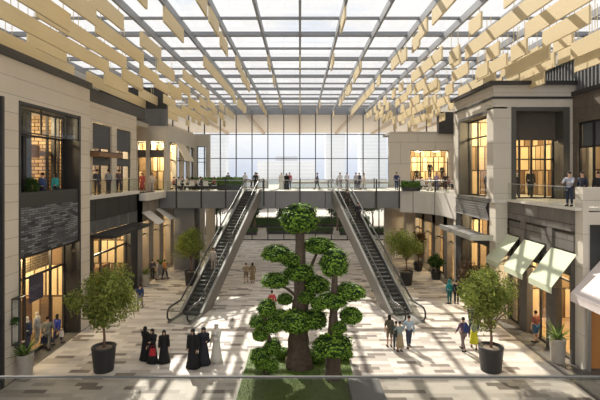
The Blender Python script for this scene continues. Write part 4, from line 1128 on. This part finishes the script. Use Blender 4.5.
def robe(label,x,y,rz=0,c=(.008,.008,.009),head=None,s=1.0,hand=True,bagc=None,z=0,arm=.5,face=True,group=None):
    """person in a floor-length robe with a covered head"""
    J,A,B=getpose('talk' if arm>.4 else 'stand')
    t=thing('person',label,'person',(x,y,z),rz,group); t.scale=(s,)*3
    sm=mat('skin_0',skinA[0],.6,0,.05,5)
    o=bpy.data.objects.new('body',cached(('body','talk' if arm>.4 else 'stand',False,0),A['body'],[sm,eye,lip])); COL.objects.link(o); o.parent=t
    q=MB(); q.lathe([(.33,.03),(.28,.25),(.22,.60),(.175,.92),(.155,1.10),(.185,1.30),(.16,1.41),(.085,1.48)],(0,.0,0),28,1,.72,fold=.045,nf=6)
    for n in 'LR':
        q.ball(J['s'+n],(.10,.09,.10),10,6); q.tube([(0,.0,J['s'+n][2]+.02),(J['s'+n][0]*.6,.01,J['s'+n][2]+.01),J['s'+n]],[.09,.095,.085],10)
        q.tube([J['s'+n],lerp(J['s'+n],J['e'+n],.6),J['e'+n],lerp(J['e'+n],J['w'+n],.9)],[.085,.078,.072,.085],10)
    me=cached(('robe',c,arm>.4),q,[cloth(c)]); o=bpy.data.objects.new('robe',me); COL.objects.link(o); o.parent=t
    h=J['h1']; q=MB(); q.ball((h[0],h[1]-.030,h[2]+.02),(.106,.098,.108),14,8); q.lathe([(.20,-.36),(.17,-.26),(.10,-.13),(.10,-.04)],(h[0],h[1]-.035,h[2]),16,1,.8,fold=.04)
    hc=head or c
    me=cached(('hs',hc,arm>.4),q,[cloth(hc)]); o=bpy.data.objects.new('headscarf',me); COL.objects.link(o); o.parent=t
    if head and head!=c:
        q=MB().tube([(h[0]+.095*math.cos(a*PI/6),h[1]-.03+.09*math.sin(a*PI/6),h[2]+.075) for a in range(12)]+[(h[0]+.095,h[1]-.03,h[2]+.075)],.012,6); q.build('head_band',cloth((.01,.01,.01)),t)
    return t
def gp(px,py,dz=0): # ground point from pixel of the feet
    Y=(HC-dz)*F/(py-173); return (px-300)/F*Y, Y
BK=(.008,.008,.010)
x,y=gp(145,360); robe('person in a black robe, leftmost of the three women on the left',x,y,-.5,BK,s=.96)
x,y=gp(152.5,363); robe('person in a black robe with the red bag, middle of three women',x,y,2.8,BK,s=.97)
x,y=gp(164,363); robe('person in a black robe, rightmost of the three women on the left',x,y,PI+.3,BK,s=.93,arm=0)
x,y=gp(193,368); robe('person in a flowing black robe walking left of the pair beside the white robe',x,y,2.9,BK,s=1.08,arm=0)
x,y=gp(203.5,365); robe('person in a dark navy robe between the black and white robes',x,y,3.3,(.018,.018,.026),s=1.06)
x,y=gp(216.5,362); robe('person in a white robe and white headcloth, walking at the right of three',x,y,2.6,(.55,.53,.48),(.62,.60,.55),s=1.08)
def bag(px,py,zb,c,label,w=.3,h=.36,rz=0):
    xx,yy=gp(px,py); t=thing('handbag',label,'bag',(xx,yy,zb),rz)
    MB().prism([(-w/2,-.06,0),(w/2,-.06,0),(w*.42,-.04,h),(-w*.42,-.04,h)],(0,.12,0)).build('bag_body',cloth(c),t,.02)
    MB().tube([(-.08,0,h),(-.07,0,h+.14),(.07,0,h+.14),(.08,0,h)],.012,6).build('handle',cloth(c),t)
bag(152.5,364.5,.42,(.35,.02,.03),'red bag carried by the middle woman in black')
x,y=gp(140,309); person('person in a navy jacket and grey trousers walking away on the left',x,y,0,.1,'walk',(.03,.05,.12),(.22,.21,.22))
x,y=gp(47.5,350); person('person in a grey jacket beside the near left shop window, seen from behind',x,y,.012,.2,'walk2',(.20,.20,.18),(.16,.16,.15),s=1.03)
bag(44,350,.35,(.02,.03,.06),'dark blue bag carried past the near left shop window',.34,.42,.4)
x,y=gp(57,345); person('person in a bright blue top beside the near left shop window',x,y,.012,-.2,'walk',(.03,.05,.30),(.05,.05,.10),s=.97,longh=True)
bag(61.5,345,.45,(.6,.55,.5),'small white bag beside the person in bright blue',.24,.3)
x,y=gp(152.5,279); person('person in a dark jacket, left of the group of three by the left shops',x,y,0,.5,'stand',(.06,.06,.08),(.05,.05,.06))
x,y=gp(158,280); person('person in pale grey clothes, middle of the group of three by the left shops',x,y,0,2,'talk',(.36,.34,.33),(.30,.29,.30))
x,y=gp(164.5,279); person('person in an orange-brown jacket, right of the group of three by the left shops',x,y,0,-.5,'walk',(.36,.16,.05),(.04,.04,.05))
x,y=gp(246,283); person('person in a tan shirt, left of the pair walking beyond the tall tree',x,y,0,0,'walk',(.30,.22,.15),(.16,.12,.09),casual=True)
x,y=gp(252.5,283); person('person in a brown dress, right of the pair walking beyond the tall tree',x,y,0,0,'stand',(.22,.16,.08),(.2,.15,.08),longh=True,skirt=(.20,.15,.08))
x,y=gp(272,316); person('person in a red top, half hidden behind the clipped tree',x,y,0,.4,'walk',(.40,.05,.06),(.25,.27,.32),s=.98)
# escalator riders
def onesc(bx,by,tx,ty,f):
    Lh=math.hypot(tx-bx,ty-by); s=1.3+f*(Lh-1.5); return bx+(tx-bx)*s/Lh, by+(ty-by)*s/Lh, 7.6*f+.08
x,y,z=onesc(6.95,27.4,3.75,41.6,.66); person('person in black riding the right escalator, lower of two',x+.15,y,z,.2,'stand',(.02,.02,.025),(.02,.02,.03))
x,y,z=onesc(6.95,27.4,3.75,41.6,.80); person('person in a dark coat riding the right escalator, upper of two',x-.2,y,z,.2,'stand',(.05,.045,.04),(.03,.03,.03))
x,y,z=onesc(-7.4,27.4,-4.5,41.6,.27); person('person in faded beige riding low on the left escalator',x+.1,y,z,-.2,'stand',(.36,.33,.29),(.30,.27,.24))
x,y=-4.35,43.0; person('person in black at the head of the left escalator',x,y,7.65,PI,'stand',(.02,.025,.02),(.02,.02,.02),longh=True)
x,y=gp(373,291); person('person in faded grey walking behind the right escalator',x,y,0,.2,'walk',(.20,.20,.20),(.16,.16,.16))
# right group
x,y=gp(389.5,347); person('person in olive brown, leftmost of the group near the right escalator',x,y,0,.1,'stand',(.10,.08,.05),(.20,.15,.10),longh=True,casual=True,backpack=(.08,.07,.05))
x,y=gp(396,350); person('person in a dark top, second of the group near the right escalator',x,y,0,-.2,'stand',(.05,.07,.06),(.04,.05,.06),s=.88)
x,y=gp(400,352); person('person in a blue-grey top and long tan skirt near the right escalator',x,y,0,.2,'lean',(.22,.28,.28),(.3,.25,.15),s=.93,skirt=(.30,.24,.15))
x,y=gp(409,348); person('person in a light blue shirt and dark trousers, rightmost near the right escalator',x,y,0,0,'walk',(.34,.42,.50),(.05,.06,.09),s=1.02)
x,y=gp(463.5,351); person('person in a plum jacket with a dark blue backpack, right foreground',x,y,0,.3,'walk',(.13,.07,.12),(.22,.16,.16),s=1.04,backpack=(.03,.05,.16))
x,y=gp(474,349); person('person in a dark top and yellow skirt, right foreground',x,y,0,-.3,'walk2',(.06,.07,.10),(.2,.2,.2),s=1.0,skirt=(.62,.60,.03),backpack=(.20,.24,.20))
x,y=gp(536,343); person('person in a brown top and blue shorts by the awning shop door',x,y,.012,.3,'stand',(.25,.08,.05),(.05,.12,.22),casual=True,s=1.02)
x,y=gp(449.5,304); person('person in a teal coat below the grey canopy on the right',x,y,0,.3,'stand',(.02,.22,.24),(.02,.12,.13),s=1.0,scarf=(.02,.2,.22))
x,y=gp(456.5,304); person('person in black beside the one in teal, below the grey canopy',x,y,0,-.3,'stand',(.02,.025,.03),(.02,.02,.03),s=.98)
# upper left
person('person in a navy jacket behind the near left parapet, left of two',-13.3,22.75,7.6,1.5,'stand',(.03,.05,.13),(.03,.03,.05),s=1.0)
person('person in a teal top behind the near left parapet, right of two',-13.3,23.95,7.6,1.5,'stand',(.02,.25,.24),(.03,.05,.05),s=1.0,longh=True)
BL=[(97,28.9,(.06,.06,.07),'in black at the left end'),(108.5,30.4,(.24,.24,.25),'in grey second from the left'),(119,32.3,(.13,.08,.08),'in dark maroon beside the second window'),]
for px,Y,c,l_ in BL: person('person '+l_+' of the second left block balcony',(px-300)/F*Y,Y,7.86,.8,'stand',c,(.05,.05,.06),s=.98)
person('person in a red dress at the end of the second left block balcony',-13.7,38.2,7.6,PI,'stand',(.30,.05,.05),(.2,.05,.05),longh=True,skirt=(.25,.05,.05))
person('person in pale beige standing by the lit windows beside the bridge',-13.2,39.2,7.6,.2,'stand',(.55,.48,.42),(.45,.4,.36))
# bridge
def br(px,Y,label,top,bot,k='stand',rz=0,**kw): person(label,(px-300)/F*Y,Y,7.62,rz,k,top,bot,**kw)
robe('person in a white robe on the bridge left of the middle',(281.5-300)/F*44.5,44.5,PI,(.62,.60,.56),(.64,.62,.58),z=7.62,s=1.0,arm=0)
robe('person in a black robe on the bridge beside the white robe',(286.5-300)/F*44.5,44.5,PI,BK,z=7.62,s=.95,arm=0)
br(289.5,44.8,'person in a red-pink shirt and jeans on the bridge left of the middle',(.42,.10,.13),(.08,.12,.22),rz=PI)
br(317.5,44.8,'person in dark clothes alone on the bridge right of the middle',(.08,.05,.05),(.04,.04,.05),'walk',1.6)
br(356,44.2,'person in white shirt and dark trousers, left of two beside the right escalator',(.40,.40,.44),(.03,.03,.05),'stand',2.5)
br(359,44.6,'person in a dark suit on the bridge, right of two beside the right escalator',(.06,.06,.09),(.03,.03,.05),'stand',3.6)
br(364,45.4,'person in pale beige on the bridge right of the two in dark trousers',(.58,.50,.44),(.50,.44,.38),'walk',1.4,longh=True)
br(396.5,42.6,'person in a blue suit on the bridge by the curved terrace',(.03,.05,.12),(.04,.06,.14),'reach',PI,s=1.03)
for i,(px,c,l_) in enumerate(((228,(.10,.10,.12),'behind the hedge'),(245,(.5,.5,.5),'behind the escalator head'),(257,(.55,.53,.52),'left of the middle'),(340,(.55,.55,.56),'left of the right escalator'),(347,(.52,.52,.55),'by the right escalator'))):
    br(px,46.8,'person in '+('dark' if i==0 else 'pale')+' clothes at the far rail of the bridge, '+l_,c,(.3,.3,.32) if i else (.05,.05,.06),'stand',0)
# seated café guests
seats=[]
cc=[(.55,.52,.48),(.08,.08,.10),(.30,.10,.10),(.45,.30,.25),(.60,.58,.56),(.12,.14,.22),(.50,.46,.40)]
cn=['cream','black','dark red','brown','white','navy','beige']
k=0
for i,(xt,yt,wh) in enumerate(tabs):
    for j,(dx,dy,rz) in enumerate(((0,-.68,0),(0,.68,PI),(-.68,0,-PI/2),(.68,0,PI/2))):
        if (j==1 and i%2) or (i+j)%4==3: continue
        c=cc[k%7]; nm=cn[k%7]; k+=1
        person(nm+' clad person seated '+pos[j]+' of table '+wh, xt+dx, yt+dy, Z2-.03, rz,'seat',c,(.06,.06,.08),longh=(k%2==0),sk=k%3,group='seated café guests')
# right terrace standing
person('person in a mauve shirt standing on the right terrace',(437-300)/F*43,43,Z2,2.4,'stand',(.32,.22,.34),(.12,.12,.25))
person('person in white on the right terrace near the curved rail',(430.5-300)/F*41.5,41.5,Z2,1.0,'walk',(.60,.56,.50),(.55,.5,.45),longh=True,s=.92)
person('person in black on the right terrace, right of the mauve shirt',(445-300)/F*42,42,Z2,3.0,'stand',(.04,.03,.03),(.06,.03,.03),longh=True,s=.95)
# right corner
person('person in black behind the side window of the right block',13.7,32.2,7.6,2,'stand',(.03,.03,.03),(.10,.03,.03))
person('person in a white shirt and dark trousers at the end of the right terrace',13.45,21.95,7.64,2.2,'lean',(.34,.36,.42),(.03,.04,.08),s=1.0)
for i,(xx,yy,c,l_) in enumerate(((14.1,21.95,(.02,.025,.04),'left'),(14.75,21.75,(.015,.015,.02),'middle'),(15.2,22.15,(.02,.02,.035),'right'))):
    person('person in a dark jacket behind the pale parapet at the right edge, '+l_+' of three',xx,yy,7.64,2+i*.4,'stand',c,(.03,.03,.05),s=1.0)
# mannequins
def mannequin(label,x,y,z,rz,c,s=1.0,group=None):
    J,A,B=getpose('stand'); t=thing('mannequin',label,'mannequin',(x,y,z),rz,group); t.scale=(s,)*3
    for n,key,mb,ms in (('body',('mb',),A['body'],[cream,cream,cream]),('dress',('md',c),A['top'],[cloth(c)]),('trousers',('mt',c),A['trousers'],[cloth(c)])):
        o=bpy.data.objects.new(n,cached(key,mb,ms)); COL.objects.link(o); o.parent=t
mannequin('mannequin in a navy outfit below the purple sign, left one',-14.15,22.9,.05,PI/2,(.04,.05,.10),1.05)
mannequin('mannequin in a pale outfit below the purple sign, right one',-14.15,23.7,.05,PI/2,(.50,.47,.42),1.05)
mannequin('dark-clothed mannequin in the terrace window, left one',14.6,29.7,7.62,PI,(.05,.05,.05),1.0)
mannequin('dark-clothed mannequin in the terrace window, middle one',15.5,29.6,7.62,PI,(.06,.06,.05),1.15)
mannequin('dark-clothed mannequin behind the side window of the right block',13.8,31.0,7.62,-PI/2,(.04,.04,.04))
mannequin('dark-clothed mannequin in the lit terrace shop beyond, left one',14.3,53.9,8.0,PI,(.03,.025,.02),1.1)
mannequin('dark-clothed mannequin in the lit terrace shop beyond, middle one',15.9,53.9,8.6,PI,(.03,.025,.02),1.2)
mannequin('dark-clothed mannequin in the lit terrace shop beyond, right one',17.4,53.9,8.4,PI,(.03,.025,.02),1.1)
for xx,w_,h in ((14.3,.5,.37),(15.9,.5,.97),(17.4,.5,.77)):
    o=MB().box(-w_,w_,-.3,.3,0,h).build('display_plinth',woodd); o.location=(xx,53.9,7.62)
    tag(o,'dark timber plinth under the '+{14.3:'left',15.9:'middle',17.4:'right'}[xx]+' mannequin in the lit terrace shop','plinth')
mannequin('red-clothed mannequin in the shop below the right terrace',13.6,39.8,.02,-PI/2,(.45,.04,.03),1.0)
